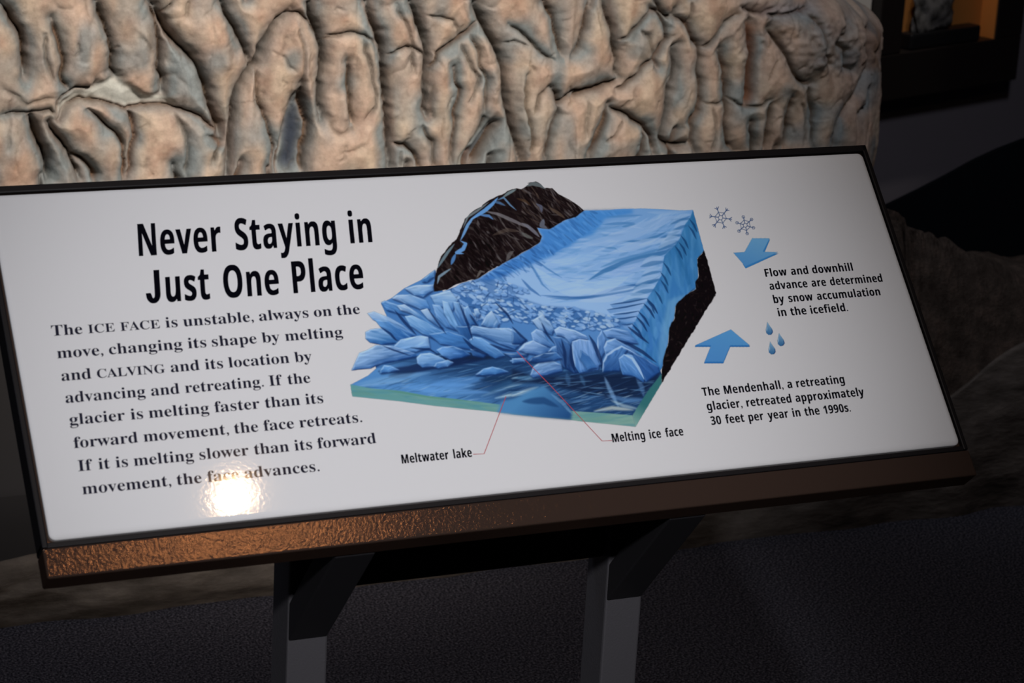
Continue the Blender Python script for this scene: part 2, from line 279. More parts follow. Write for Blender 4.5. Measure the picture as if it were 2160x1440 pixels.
    for i in sel:
        x, y = xs[i], ys[i]; s_ = rng.uniform(5.5, 12) * cv.k / 3.2; th = rng.normal(-.35, .35); n = 6
        an = (np.arange(n) + rng.uniform(-.25, .25, n)) * 6.283 / n; q = np.c_[np.cos(an) * s_ * 1.3, np.sin(an) * s_ * .55]
        R_ = np.array([[np.cos(th), -np.sin(th)], [np.sin(th), np.cos(th)]]); q = q @ R_ + (x, y)
        b = cv.box(q, 9); m = cv.mask(q + (1.5, 4.5), b, 1.6) * .62; cv.blend(b, m, np.array((34, 70, 124)) / 255., False)
        m = cv.mask(q + (.4, 1.6), b, 1.1) * .8; cv.blend(b, m, np.array((74, 122, 182)) / 255., False)
        m = cv.mask(q, b, 1.2); cc = [(142, 174, 206), (118, 158, 204), (104, 148, 198), (158, 184, 206)][rng.integers(4)]; cv.blend(b, m * .8, np.array(cc) / 255., False)
    cv.hatch(jr, 90, .5, 8, 1.2, [(28, 56, 100), (30, 62, 112), (50, 94, 150)], .7, da=.6)
    # the big leaning slabs of the ice face; far ones first: outline, light colour, dark colour, lit side point, shaded side point
    S = [(ZC, (640, 40, 760, 5, 940, 0, 930, 60, 830, 130, 740, 110), LI, MB, (760, 20), (800, 120)), (ZA, (870, 1180, 960, 1110, 1020, 1070, 1010, 1150, 930, 1210, 880, 1210), (110, 156, 196), (54, 110, 170), None, None),
         (ZC, (510, 140, 560, 105, 700, 100, 860, 160, 900, 250, 800, 250, 640, 190), LI, (60, 118, 184), None, None), (ZC, (900, 110, 1100, 60, 1180, 160, 1130, 260, 960, 220), (150, 180, 205), (70, 124, 186), None, None),
         (ZC, (400, 180, 440, 160, 560, 200, 780, 300, 860, 360, 740, 340, 560, 290, 460, 260), L2, (40, 98, 164), (600, 200), (560, 300)), (ZC, (560, 210, 640, 200, 780, 290, 900, 380, 1000, 480, 880, 420, 720, 300, 600, 260), LI, MB, (700, 230), (760, 350)),
         (ZC, (800, 260, 870, 240, 960, 350, 1040, 450, 990, 430, 880, 350), LI, (50, 106, 172), None, None), (ZC, (920, 200, 1000, 210, 1080, 320, 1170, 470, 1060, 430, 960, 330), L2, (48, 100, 164), None, None),
         (ZC, (1020, 160, 1080, 180, 1130, 300, 1200, 450, 1230, 520, 1100, 400, 1040, 290), (128, 168, 206), MB, None, None), (ZC, (1130, 170, 1200, 180, 1260, 300, 1290, 430, 1230, 420, 1160, 300), (112, 158, 204), (40, 86, 148), None, None),
         (ZC, (1240, 240, 1280, 210, 1330, 300, 1390, 410, 1310, 410, 1250, 360), L2, (40, 88, 150), None, None), (ZC, (1340, 250, 1380, 240, 1410, 300, 1390, 340, 1350, 310), LI, (80, 130, 186), None, None),
         (ZC, (1410, 410, 1460, 320, 1520, 260, 1560, 330, 1600, 400, 1580, 450, 1470, 430), LI, (66, 118, 176), (1500, 280), (1560, 440)), (ZC, (1160, 420, 1300, 420, 1320, 540, 1290, 600, 1200, 520), (50, 100, 160), (30, 66, 118), None, None),
         (ZC, (640, 320, 720, 310, 860, 380, 980, 450, 1100, 500, 1200, 560, 1280, 640, 1120, 620, 960, 560, 820, 500, 700, 420), (120, 164, 206), (50, 106, 170), (760, 330), (860, 560)), (ZC, (260, 290, 330, 270, 480, 330, 620, 410, 760, 520, 640, 540, 520, 480, 400, 400, 320, 360), LI, (54, 108, 174), (430, 310), (420, 450)),
         (ZC, (330, 350, 480, 370, 600, 450, 720, 540, 580, 570, 450, 500), (96, 148, 200), (40, 92, 156), None, None), (ZC, (880, 500, 1080, 470, 1240, 520, 1330, 600, 1330, 660, 1180, 640, 1000, 600), (66, 122, 184), (40, 88, 148), None, None),
         (ZC, (240, 480, 300, 450, 400, 440, 500, 520, 560, 590, 400, 610, 290, 590, 245, 550), (136, 172, 208), (34, 92, 156), (340, 440), (380, 610)), (ZC, (510, 640, 600, 555, 800, 515, 880, 530, 900, 640, 760, 680, 600, 690), (138, 174, 210), (70, 124, 184), (700, 530), (720, 690)),
         (ZC, (180, 690, 260, 660, 350, 610, 520, 620, 740, 690, 760, 730, 560, 770, 400, 800, 300, 850, 100, 870, 130, 800), (142, 176, 210), (38, 84, 146), (300, 640), (420, 850)), (ZC, (390, 900, 390, 870, 430, 815, 500, 820, 590, 865, 480, 890), (96, 148, 202), (50, 110, 172), None, None),
         (ZC, (760, 740, 800, 700, 900, 690, 1020, 740, 1080, 780, 940, 830, 820, 840, 770, 800), (132, 172, 210), (60, 112, 172), (850, 700), (900, 840)), (ZC, (930, 830, 960, 790, 1080, 760, 1140, 790, 1080, 830, 980, 850), (112, 158, 204), (56, 108, 168), None, None),
         (ZC, (960, 660, 1020, 630, 1130, 620, 1240, 660, 1310, 710, 1220, 740, 1100, 760, 1020, 720), (90, 142, 200), (36, 80, 140), (1050, 640), (1220, 750)), (ZC, (1300, 450, 1330, 415, 1500, 440, 1700, 440, 1790, 480, 1880, 560, 1800, 620, 1760, 660, 1600, 600, 1420, 520, 1310, 500), (128, 166, 206), (46, 92, 150), (1560, 430), (1560, 620)),
         (ZC, (1290, 560, 1340, 525, 1420, 540, 1550, 620, 1660, 720, 1560, 750, 1420, 680, 1320, 610), (98, 148, 200), (44, 94, 154), (1440, 560), (1400, 690)), (ZC, (1300, 650, 1370, 650, 1480, 700, 1440, 740, 1330, 720), (54, 100, 158), (34, 66, 116), None, None),
         (ZC, (1350, 915, 1440, 850, 1530, 830, 1620, 850, 1700, 885, 1560, 910, 1430, 920), (88, 142, 198), (56, 110, 170), None, None), (ZC, (1700, 770, 1790, 740, 1880, 740, 1860, 790, 1740, 800), (116, 160, 204), (60, 112, 170), None, None), (ZC, (1640, 690, 1780, 700, 1900, 690, 1880, 730, 1720, 740), (66, 112, 164), (34, 68, 116), None, None),
         (ZD, (190, 340, 290, 280, 310, 320, 360, 350, 400, 430, 380, 480, 260, 430), (150, 178, 206), (66, 114, 172), None, None), (ZD, (0, 430, 60, 450, 140, 520, 90, 560, 0, 560), (76, 126, 184), (30, 64, 116), None, None), (ZD, (180, 460, 230, 420, 290, 440, 340, 540, 400, 590, 380, 600, 260, 560, 200, 540), (124, 162, 206), (60, 106, 164), (220, 430), (350, 600)),
         (ZD, (60, 625, 120, 565, 200, 530, 330, 590, 360, 630, 280, 680, 130, 650), (132, 166, 206), (54, 98, 156), (150, 550), (240, 690)), (ZD, (400, 430, 450, 400, 600, 440, 700, 480, 720, 520, 600, 520, 560, 560, 500, 500, 420, 480), (140, 172, 210), (70, 116, 174), (520, 410), (560, 560)), (ZD, (380, 490, 470, 500, 550, 560, 580, 700, 640, 830, 590, 840, 480, 780, 420, 620), (60, 106, 164), (28, 52, 96), (480, 520), (520, 800)),
         (ZD, (335, 640, 380, 590, 420, 580, 440, 650, 400, 640), (108, 150, 198), (60, 108, 166), None, None), (ZD, (570, 540, 640, 515, 740, 530, 790, 640, 830, 760, 820, 810, 640, 840, 600, 780, 580, 640), (120, 158, 206), (58, 108, 170), (680, 520), (640, 840)), (ZD, (650, 620, 730, 680, 810, 790, 720, 810, 640, 700), (44, 92, 152), (66, 116, 174), None, None),
         (ZD, (810, 500, 850, 430, 890, 520, 880, 640, 840, 730, 815, 620), (98, 142, 196), (50, 96, 156), None, None), (ZD, (860, 440, 960, 410, 1100, 440, 1170, 520, 1200, 560, 1060, 560, 1000, 520, 900, 500), (110, 152, 202), (52, 98, 158), (980, 410), (1080, 570)), (ZD, (870, 600, 900, 540, 980, 510, 1060, 560, 1180, 640, 1250, 700, 1100, 640, 1040, 600, 960, 640, 890, 680), (104, 148, 200), (44, 88, 148), (960, 510), (1150, 690)),
         (ZD, (860, 830, 865, 740, 900, 670, 970, 620, 1040, 585, 1100, 620, 1060, 680, 1020, 820, 940, 820), (70, 120, 180), (34, 74, 132), (960, 640), (960, 830)), (ZD, (1010, 700, 1060, 660, 1140, 670, 1200, 760, 1260, 900, 1250, 930, 1160, 870, 1050, 855, 1030, 800), (100, 148, 202), (52, 104, 168), (1120, 670), (1090, 860)), (ZD, (1140, 640, 1250, 690, 1390, 780, 1400, 830, 1270, 925, 1240, 850, 1190, 740), (56, 104, 168), (34, 76, 138), (1220, 680), (1330, 880)),
         (ZD, (170, 860, 200, 780, 260, 740, 380, 720, 470, 760, 480, 820, 330, 860, 200, 885), (128, 166, 204), (44, 86, 148), (300, 730), (360, 870)), (ZD, (190, 690, 300, 650, 420, 640, 480, 700, 400, 720, 240, 740, 150, 730), (62, 110, 168), (30, 60, 108), None, None), (ZD, (0, 700, 100, 700, 120, 730, 0, 750), (104, 150, 198), (64, 112, 168), None, None)]
    for z, o, c1, c2, g1, g2 in S:
        pts = Z(z, *o); sh = [(x + 1.2, y + 2.6) for x, y in pts]
        cv.poly(sh, (24, 46, 86), soft=2.6, a=.75, cov=False)
        cv.poly(pts, c1, c2, Z(z, *g1, *g2) if g1 else None, soft=1.1)
        r = cv.region(pts, 1.5); q = cv.c(pts); u, sv, vt = np.linalg.svd(q - q.mean(0)); th = np.arctan2(-vt[0, 1], vt[0, 0]); n = int(6 + (r > .5).sum() / 260)
        L_, W_ = (r > .5).sum() ** .5 / cv.k * .8, 1.6
        cv.hatch(r, n, th, L_, W_, [c1, c2, tuple(int((a + b) / 2) for a, b in zip(c1, c2)), tuple(min(255, int(a * 1.12)) for a in c1), tuple(int(a * .8) for a in c2)], .38, soft=2.0, da=.12)
        area = sum(q[i - 1, 0] * q[i, 1] - q[i, 0] * q[i - 1, 1] for i in range(len(q)))
        for i in range(len(q)):
            e0, e1 = q[i - 1], q[i]; nrm = np.array([e1[1] - e0[1], e0[0] - e1[0]]) * np.sign(area); nrm = nrm / (np.linalg.norm(nrm) + 1e-9); lo = nrm @ np.array([.35, .94])
            mid = (e0 + e1) / 2 - nrm * 1.2
            if lo > .25: cv.stroke([e0, mid, e1], 1.9, (20, 44, 92), .62 * lo, 1.5, raw=True); cv.stroke([e0 - nrm * 5, mid - nrm * 5, e1 - nrm * 5], 3.2, (34, 78, 140), .35 * lo, 2.4, raw=True, inside=r)
            elif lo < -.2: cv.stroke([e0 - nrm * 1.5, mid - nrm * 1.5, e1 - nrm * 1.5], 1.5, (176, 202, 224), .5 * -lo, 1.3, raw=True, inside=r)
    for p, w in [((860, 830, 865, 740, 900, 670, 970, 620, 1040, 585, 1110, 620, 1190, 665), 1.9), ((570, 545, 575, 640, 600, 780), 1.2), ((810, 500, 815, 620, 840, 730), 1.2), ((400, 430, 450, 400, 600, 440, 720, 500), 1.5), ((870, 600, 900, 540, 980, 510), 1.4), ((1060, 665, 1140, 700, 1200, 790, 1255, 900), 3.0), ((60, 625, 120, 565, 200, 530), 1.8)]:
        cv.stroke(Z(ZD, *p), w, (150, 182, 216), .8, .8)
    for z, p, w in [(ZD, (730, 480, 780, 560, 850, 740, 850, 800), 5), (ZD, (990, 520, 1100, 560, 1240, 640, 1370, 740), 5), (ZD, (1100, 400, 1200, 480, 1300, 560), 4), (ZD, (470, 520, 500, 640, 510, 800), 4), (ZD, (560, 560, 560, 700, 600, 830), 4), (ZD, (280, 360, 330, 470, 400, 560), 3), (ZD, (0, 400, 80, 480, 150, 540), 3),
                    (ZC, (880, 250, 1000, 420, 1060, 500), 2.5), (ZC, (540, 260, 640, 380, 760, 510), 4), (ZC, (400, 430, 500, 500, 560, 570), 3), (ZC, (1190, 180, 1280, 400, 1330, 560), 3), (ZC, (1300, 300, 1380, 420), 3), (ZC, (1560, 180, 1680, 300, 1740, 400), 3), (ZC, (1230, 540, 1330, 640, 1500, 720), 5), (ZC, (700, 640, 900, 660, 1000, 720), 2.6), (ZC, (420, 620, 520, 660, 700, 720), 2.2), (ZC, (1500, 600, 1640, 660, 1780, 680), 4)]:
        cv.stroke(Z(z, *p), w * .8, (22, 42, 84), .75, 1.4)
    # the dark mountain
    mt = Z(ZA, 1005, 1312, 1000, 1250, 1015, 1150, 1050, 1020, 1080, 930, 1150, 840, 1200, 780, 1250, 740, 1300, 620, 1340, 520, 1390, 470, 1440, 430, 1520, 390, 1600, 320, 1680, 280, 1740, 260, 1800, 220, 1900, 190, 1950, 200, 2040, 140) + \
        Z(ZB, 60, 130, 150, 110, 200, 138, 240, 180, 320, 180, 380, 240, 480, 290, 560, 340, 600, 370, 650, 412, 560, 480, 450, 510, 380, 550, 290, 605, 160, 590, 210, 680, 190, 740, 100, 800, 0, 850) + Z(ZA, 1900, 930, 1780, 990, 1620, 1080, 1480, 1170, 1380, 1190, 1250, 1230, 1150, 1290)
    cv.poly(mt, (34, 26, 27), rough=.2); mr = cv.region(mt)
    cv.hatch(mr, 420, -1.0, 11, 2.4, [(24, 18, 20), (58, 50, 47), (80, 73, 70), (36, 28, 29), (22, 17, 20)], .5, da=.35, soft=1.5)
    cv.hatch(mr * cv.region(Z(ZB, 0, 150, 300, 170, 640, 400, 300, 600, 0, 500)), 160, -1.05, 13, 1.8, [(92, 78, 68), (70, 58, 54), (18, 12, 14), (24, 18, 18), (108, 104, 104)], .55, da=.25)
    cv.hatch(mr * cv.region(Z(ZA, 1480, 520, 1700, 460, 2057, 640, 2100, 800, 1900, 900, 1500, 1160, 1300, 1200)), 150, -1.0, 12, 1.8, [(96, 92, 90), (70, 62, 58), (120, 118, 118), (22, 16, 18)], .5, da=.3)
    cv.hatch(mr * cv.region(Z(ZA, 1480, 520, 1700, 560, 1760, 800, 1600, 1050, 1200, 1250, 1250, 1000)), 110, -1.1, 14, 3, [(18, 12, 14), (26, 18, 20)], .6)
    for z, p, w, c, a in [(ZA, (1900, 200, 1820, 240, 1750, 290), 3, (118, 140, 144), .8), (ZB, (20, 160, 110, 130, 190, 150, 250, 190), 5, (112, 128, 130), .7), (ZA, (1700, 290, 1640, 360, 1560, 430, 1480, 480, 1400, 530), 4, (86, 142, 200), .95), (ZA, (1480, 490, 1420, 520, 1370, 590, 1330, 680, 1290, 760), 3, (96, 148, 200), .9),
                          (ZA, (1290, 760, 1350, 790, 1320, 850, 1250, 890, 1330, 900), 4, (90, 146, 204), .9), (ZA, (1240, 900, 1210, 970, 1190, 1020), 3.5, (70, 120, 176), .9), (ZA, (1190, 1060, 1130, 1100, 1060, 1150, 1040, 1230), 2.6, (120, 150, 170), .8), (ZA, (1040, 1060, 1090, 980, 1150, 890, 1230, 790), 3, (110, 138, 150), .75),
                          (ZA, (1320, 620, 1370, 500, 1480, 430, 1600, 340), 2.4, (120, 136, 140), .75), (ZA, (1690, 320, 1760, 290, 1830, 370, 1900, 430), 2.2, (96, 140, 180), .8), (ZA, (1560, 440, 1700, 470, 1860, 540, 2057, 630), 4, (120, 118, 122), .7), (ZA, (1500, 480, 1600, 490, 1650, 530), 3, (80, 130, 190), .8), (ZA, (1640, 330, 1720, 350, 1780, 380), 3, (76, 120, 168), .7),
                          (ZB, (0, 540, 60, 570, 130, 630, 190, 690), 4, (110, 112, 122), .8), (ZB, (0, 640, 60, 680, 120, 700), 4, (92, 96, 92), .7), (ZB, (150, 340, 200, 370, 210, 430), 3.5, (86, 92, 112), .8), (ZB, (230, 500, 210, 570, 270, 600), 5, (98, 106, 120), .8), (ZB, (290, 380, 380, 440, 450, 490), 4, (88, 74, 62), .7), (ZA, (1790, 980, 1830, 900, 1870, 870), 4, (96, 94, 94), .7), (ZA, (1470, 1160, 1510, 1090, 1560, 1100), 2.5, (110, 106, 100), .7),
                          (ZA, (1640, 700, 1800, 640, 1950, 660), 4, (90, 78, 68), .5), (ZA, (1900, 300, 2000, 330, 2057, 380), 3, (80, 60, 42), .6)]:
        cv.stroke(Z(z, *p), w, c, a, 1., inside=mr)

def soften(cv):
    """ink spread: the print is a little soft"""
    for c in range(3): cv.im[..., c] = blur(cv.im[..., c], .75)

def paint_small_signs(cv):
    """arrows, drops and snow crystals of the printed diagram"""
    E_ = (1460, 400, 2.768)
    cv.poly(Z(E_, 352, 290, 455, 290, 420, 372, 506, 372, 312, 460, 296, 436), (44, 116, 178), soft=.7)
    cv.poly(Z(E_, 350, 283, 452, 283, 412, 362, 503, 364, 310, 448, 240, 368, 305, 364), (92, 150, 192), (70, 130, 184), soft=.8)
    cv.poly(Z(E_, 225, 822, 337, 912, 334, 918, 222, 918, 182, 1014, 68, 1014, 72, 1004, 108, 918, 16, 918, 18, 908), (38, 104, 168), soft=.7)
    cv.poly(Z(E_, 226, 815, 337, 908, 222, 908, 182, 1004, 72, 1004, 110, 908, 18, 908), (74, 138, 190), (66, 126, 184), soft=.8)
    for x, y in ((450, 770), (518, 835), (466, 884)):
        d = lambda dx, dy: (E_[0] + (x + dx) / E_[2], E_[1] + (y + dy) / E_[2])
        cv.poly([d(-12, 0), d(2, 22), d(18, 44), d(22, 62), d(12, 76), d(-4, 78), d(-18, 66), d(-20, 46), d(-15, 24)], (122, 160, 186), (44, 96, 144), soft=.8)
        cv.stroke([d(14, 44), d(20, 62), d(6, 76)], 1.2, (28, 70, 120), .8, .6); cv.stroke([d(-14, 30), d(-14, 56)], 1.0, (150, 180, 200), .7, .6)
    for cx, cy, r, a0, ring in ((1520, 459, 23, .15, 0), (1572, 475, 21, .3, 1)):
        for k in range(6):
            a = a0 + k * np.pi / 3; u = np.array([np.cos(a), np.sin(a)]); v = np.array([-u[1], u[0]]); c = np.array([cx, cy]); col = (48, 78, 128)
            cv.stroke([c + u * r * .2, c + u * r * .86], .95, col, .85, .6, False, cov=True)
            u2 = np.array([np.cos(a + np.pi / 3), np.sin(a + np.pi / 3)])
            cv.stroke([c + u * r * .55, c + (u + u2) * r * .26, c + u2 * r * .55], .8, col, .7, .6, False, cov=True)
            cv.stroke([c + u * r * .22, c + u2 * r * .22], .8, col, .7, .6, False, cov=True)
            if ring: cv.stroke([c + u * r * .86 + 3 * np.array([np.cos(t), np.sin(t)]) for t in np.linspace(0, 6.28, 7)], .7, col, .8, .4, False, cov=True)
            else:
                for s_ in (-1, 1): cv.stroke([c + u * r * .8, c + u * r * 1.0 + v * s_ * r * .18], .8, col, .9, .45, False, cov=True)
                cv.stroke([c + u * r * .8, c + u * r * 1.03], .8, col, .9, .45, False, cov=True)
# ---------------------------------------------------------------- the room
m_carpet = mat('carpet_speckled', rough=.95, spec=.1)
f1 = noise_fac(m_carpet, 260, 4, .75)
wire(m_carpet, ramp(m_carpet, f1, [(.38, (.010, .010, .015)), (.50, (.065, .065, .085)), (.62, (.25, .24, .29))]), bsdf(m_carpet).inputs['Base Color']); bump(m_carpet, f1, .7, .006)
m_wall = mat('wall_paint_grey', (.20, .185, .21), .85, spec=.2); bump(m_wall, noise_fac(m_wall, 60, 4), .15, .002)
m_ceil = mat('ceiling_paint_black', (.03, .03, .032), .9)
def struct(o): o['kind'] = 'structure'; return o
struct(box('floor', -3.2, 4.4, -3.6, 4.6, -.06, 0, m_carpet))
struct(box('ceiling', -3.2, 4.4, -3.6, 4.6, 3.1, 3.16, m_ceil))
struct(box('wall_left', -3.26, -3.2, -3.6, 4.6, 0, 3.1, m_wall)); struct(box('wall_back', -3.2, 4.4, 4.6, 4.66, 0, 3.1, m_wall)); struct(box('wall_front', -3.2, 4.4, -3.66, -3.6, 0, 3.1, m_wall))
# the wall behind the sculpture's right end stands at a slant
WA = Vector((2.30, 3.0, 0)); WD = Vector((.937, .349, 0)).normalized(); WN = Vector((WD.y, -WD.x, 0))
def on_wall(s, z, out=0.): return WA + WD * s + WN * out + Vector((0, 0, z))
def wallbox(name, s0, s1, o0, o1, z0, z1, m, parent=None, bevel=0.): return box(name, s0, s1, o0, o1, z0, z1, m, parent, bevel, lambda v: on_wall(v.x, v.z, v.y))
def at_wall(x, y, out=0.):
    d = RW.T @ np.array([(x - 1080) / F_PX, (y - 720) / F_PX, 1.0]); n = np.array(WN); a = np.array(WA) + n * out
    p = CW + d * (((a - CW) @ n) / (d @ n)); return float((p - np.array(WA)) @ np.array(WD)), float(p[2])
struct(wallbox('wall_right', -.55, 2.2, -.12, 0, 0, 3.1, m_wall))
struct(box('wall_side', 4.4, 4.46, -3.6, 4.6, 0, 3.1, m_wall))

# ---------------------------------------------------------------- wall display case with a lit amber interior
m_case = mat('case_dark_brown', (.012, .008, .007), .5); m_amber = mat('amber_backboard', (.55, .22, .05), .7)
m_black = mat('black_satin', (.008, .008, .009), .45); m_spec = mat('grey_ore', (.30, .29, .28), .8)
sf = noise_fac(m_spec, 30, 5); wire(m_spec, ramp(m_spec, sf, [(.35, (.03, .028, .026)), (.6, (.20, .19, .18))]), bsdf(m_spec).inputs['Base Color'])
case = thing('display_case', 'dark brown wall display case with a glowing amber interior', 'display case', on_wall(.2, .35))
case.location = (0, 0, 0)
OUT = .06
sL, _ = at_wall(1857, 60, OUT); sR, _ = at_wall(2152, 100, OUT); _, zB = at_wall(2000, 193, OUT)
oL, _ = at_wall(1905, 60, OUT); oR, _ = at_wall(2107, 20, OUT); _, zO = at_wall(2000, 97, OUT)
zT, zOT = zB + .78, zO + .55
wallbox('backboard', oL - .01, oR + .01, .005, .012, zO - .01, zOT + .01, m_amber, case)
wallbox('cheek_panel', oR - .004, oR + .004, .012, OUT - .004, zO, zOT, m_amber, case)
wallbox('bottom_rail', sL, sR, 0, OUT, zB, zO, m_case, case, .004); wallbox('top_rail', sL, sR, 0, OUT, zOT, zT, m_case, case, .004)
wallbox('side_rail', sL, oL, 0, OUT, zO, zOT, m_case, case, .003); wallbox('side_rail', oR, sR, 0, OUT, zO, zOT, m_case, case, .003)
stL, _ = at_wall(1922, 60, .05); stR, _ = at_wall(2066, 60, .05)
st = wallbox('specimen_stand', stL, stR, .014, .056, zO, zO + .040, m_black, None, .006)
tag(st, 'low black block carrying the grey stone in the wall case', 'display stand')
rngr = np.random.default_rng(3); bm = bmesh.new(); bmesh.ops.create_icosphere(bm, subdivisions=4, radius=1)
sc0, _ = at_wall(1968, 20, .035)
for v in bm.verts:
    n = v.co.copy(); r = 1 + .16 * math.sin(3.1 * n.x + 1) * math.cos(4.3 * n.z) + .10 * math.sin(7.7 * n.y + 5 * n.z) + .05 * math.sin(17 * n.x + 13 * n.z)
    q = Vector((n.x * .080 * r, n.y * .018 * r, max(n.z, -.60) * .075 * r)); v.co = on_wall(sc0 + q.x, zO + .040 + .0475 + q.z, .036 + q.y)
me = bpy.data.meshes.new('stone_specimen'); bm.to_mesh(me); bm.free(); sp = link('stone_specimen', me, m_spec)
for p in me.polygons: p.use_smooth = True
tag(sp, 'rough grey stone on the black block in the wall case', 'stone')
lamp('case_lamp', 'SPOT', on_wall(oL + .08, zOT - .03, .045), on_wall(oR, zO + .05, .035), 1.4, (1, .62, .30), .01, 22, .8)
lamp('board_fill', 'SPOT', on_wall(sL - .10, 2.3, .55), on_wall(sL - .06, .62, .02), 22.0, (1, .93, .82), .03, 24, .7)  # added spot without a fixture, brightens the pale board

# added pale board left of the case, standing in for a lit patch of wall
m_pale = mat('lit_patch_pale', (.85, .80, .72), .8)
b0, _ = at_wall(1760, 40, .03)
pb = wallbox('lit_patch_board', b0, sL - .002, .001, .03, zB + .12, 1.5, m_pale, None, .003)
tag(pb, 'pale beige board standing in for a lit patch of wall, left of the dark display case', 'board')

# dark screen with a curved top between the wall and the rock mound
Ys = 2.35
prof = [at_y(x, y, Ys) for x, y in ((1780, 470), (1830, 452), (1880, 430), (1940, 401), (2000, 370), (2060, 337), (2110, 314), (2160, 295))]
prof = [(p[0], p[2]) for p in prof]; prof = [(prof[0][0] - .25, prof[0][1] - .05)] + prof + [(prof[-1][0] + .12, prof[-1][1] + .03), (prof[-1][0] + .3, prof[-1][1] + .05), (prof[-1][0] + .55, prof[-1][1] + .02), (prof[-1][0] + .75, prof[-1][1] - .08)]
vs, fs = [], []
for (x, z) in prof: vs += [(x, Ys, z), (x, Ys + .012, z), (x, Ys, 0), (x, Ys + .012, 0)]
for i in range(len(prof) - 1):
    a, b = 4 * i, 4 * i + 4; fs += [(a, b, b + 1, a + 1), (a, a + 2, b + 2, b), (a + 1, b + 1, b + 3, a + 3), (a + 2, a + 3, b + 3, b + 2)]
fs += [(0, 1, 3, 2), (4 * len(prof) - 4, 4 * len(prof) - 2, 4 * len(prof) - 1, 4 * len(prof) - 3)]
m_form = mat('form_blue_black', (.004, .006, .009), .8, spec=.1)
tag(pydata('curved_form', vs, fs, m_form), 'blue black low screen with a curved top behind the rock mound', 'form')  # thin blue-black sheet cut to a curved outline

# ---------------------------------------------------------------- painted ice face sculpture
rng = np.random.default_rng(11)
IY, XC, RAD, Z0, Z1 = 1.70, 1.304, .255, .46, 1.16       # face plane, where the right end starts to turn, its radius, height range
STEP = .0019
def surf(u, v):
    """u along the face (metres), v height -> base point and outward normal"""
    xc = XC - .105 * np.clip((v - .77) / .09, 0, 1.35) ** 2 + .012 * np.sin((v - .5) * 9)
    a = np.clip((u - xc) / RAD, 0, 2.2); x = np.where(u < xc, u, xc + RAD * np.sin(a)); y = IY + RAD * (1 - np.cos(a))
    y = y + .02 * np.sin(u * 5 + 1) + .05 * np.clip(v - .8, 0, 1) ** 1.5
    n = np.stack([np.sin(a), -np.cos(a), np.zeros_like(a)], -1); return np.stack([x, y, v + 0 * u], -1), n
us = np.arange(-.42, XC + RAD * 2.15, STEP); vsn = np.arange(Z0, Z1, STEP); U, V = np.meshgrid(us, vsn); H_, W_ = U.shape
B0, N0 = surf(U, V)
vis = U < XC + RAD * 1.12
PX = to_px(B0); PXv = np.where(vis[..., None], PX, 1e6)
cg = PXv[::3, ::3]; Ug, Vg = U[::3, ::3], V[::3, ::3]
def uv(pts):
    out = []
    for x, y in pts:
        k = np.argmin((cg[..., 0] - x) ** 2 + (cg[..., 1] - y) ** 2); i, j = np.unravel_index(k, Ug.shape)
        e = np.array([x, y]) - cg[i, j]; i2, j2 = min(i + 1, Ug.shape[0] - 1), min(j + 1, Ug.shape[1] - 1)
        if e @ e < 400:
            dx = (cg[i, j2] - cg[i, j]) / (3 * STEP) if j2 > j else np.array([1300., 0]); dy = (cg[i2, j] - cg[i, j]) / (3 * STEP) if i2 > i else np.array([0, -1300.])
            A = np.array([dx, dy]).T
            if abs(np.linalg.det(A)) > 1e4: s = np.clip(np.linalg.solve(A, e), -.02, .02); out.append((Ug[i, j] + s[0], Vg[i, j] + s[1])); continue
        out.append((Ug[i, j], Vg[i, j] + (.0007 * (0 - y) if y < 0 else 0)))
    return np.array(out)
# slight wobble so that no crack is ruled
WU = U + .0035 * vnoise(rng, H_, W_, 14, 14) + .0015 * vnoise(rng, H_, W_, 5, 5); WV = V + .0035 * vnoise(rng, H_, W_, 14, 14) + .0015 * vnoise(rng, H_, W_, 5, 5)
def dist(q, pad=.12):
    """distance from each grid point to a polyline, plus signed side; only within pad"""
    D = np.full((H_, W_), 9.); Sg = np.zeros((H_, W_)); T = np.zeros((H_, W_)); n = len(q) - 1
    j0, j1 = np.searchsorted(us, [q[:, 0].min() - pad, q[:, 0].max() + pad]); i0, i1 = np.searchsorted(vsn, [q[:, 1].min() - pad, q[:, 1].max() + pad])
    sl = (slice(i0, i1), slice(j0, j1)); uu, vv = WU[sl], WV[sl]
    if uu.size == 0: return D, Sg, T
    d_, s_, t_ = D[sl], Sg[sl], T[sl]
    for i in range(n):
        e = q[i + 1] - q[i]; l2 = e @ e + 1e-12; t = np.clip(((uu - q[i, 0]) * e[0] + (vv - q[i, 1]) * e[1]) / l2, 0, 1)
        rx, ry = uu - q[i, 0] - t * e[0], vv - q[i, 1] - t * e[1]; dd = np.hypot(rx, ry); k = dd < d_
        d_[k] = dd[k]; s_[k] = np.sign(e[0] * ry - e[1] * rx)[k]; t_[k] = ((i + t) / n)[k]
    return D, Sg, T
Q1, Q2, Q3 = (0, 0, 3.0), (640, 0, 3.2727), (1200, 0, 3.0)
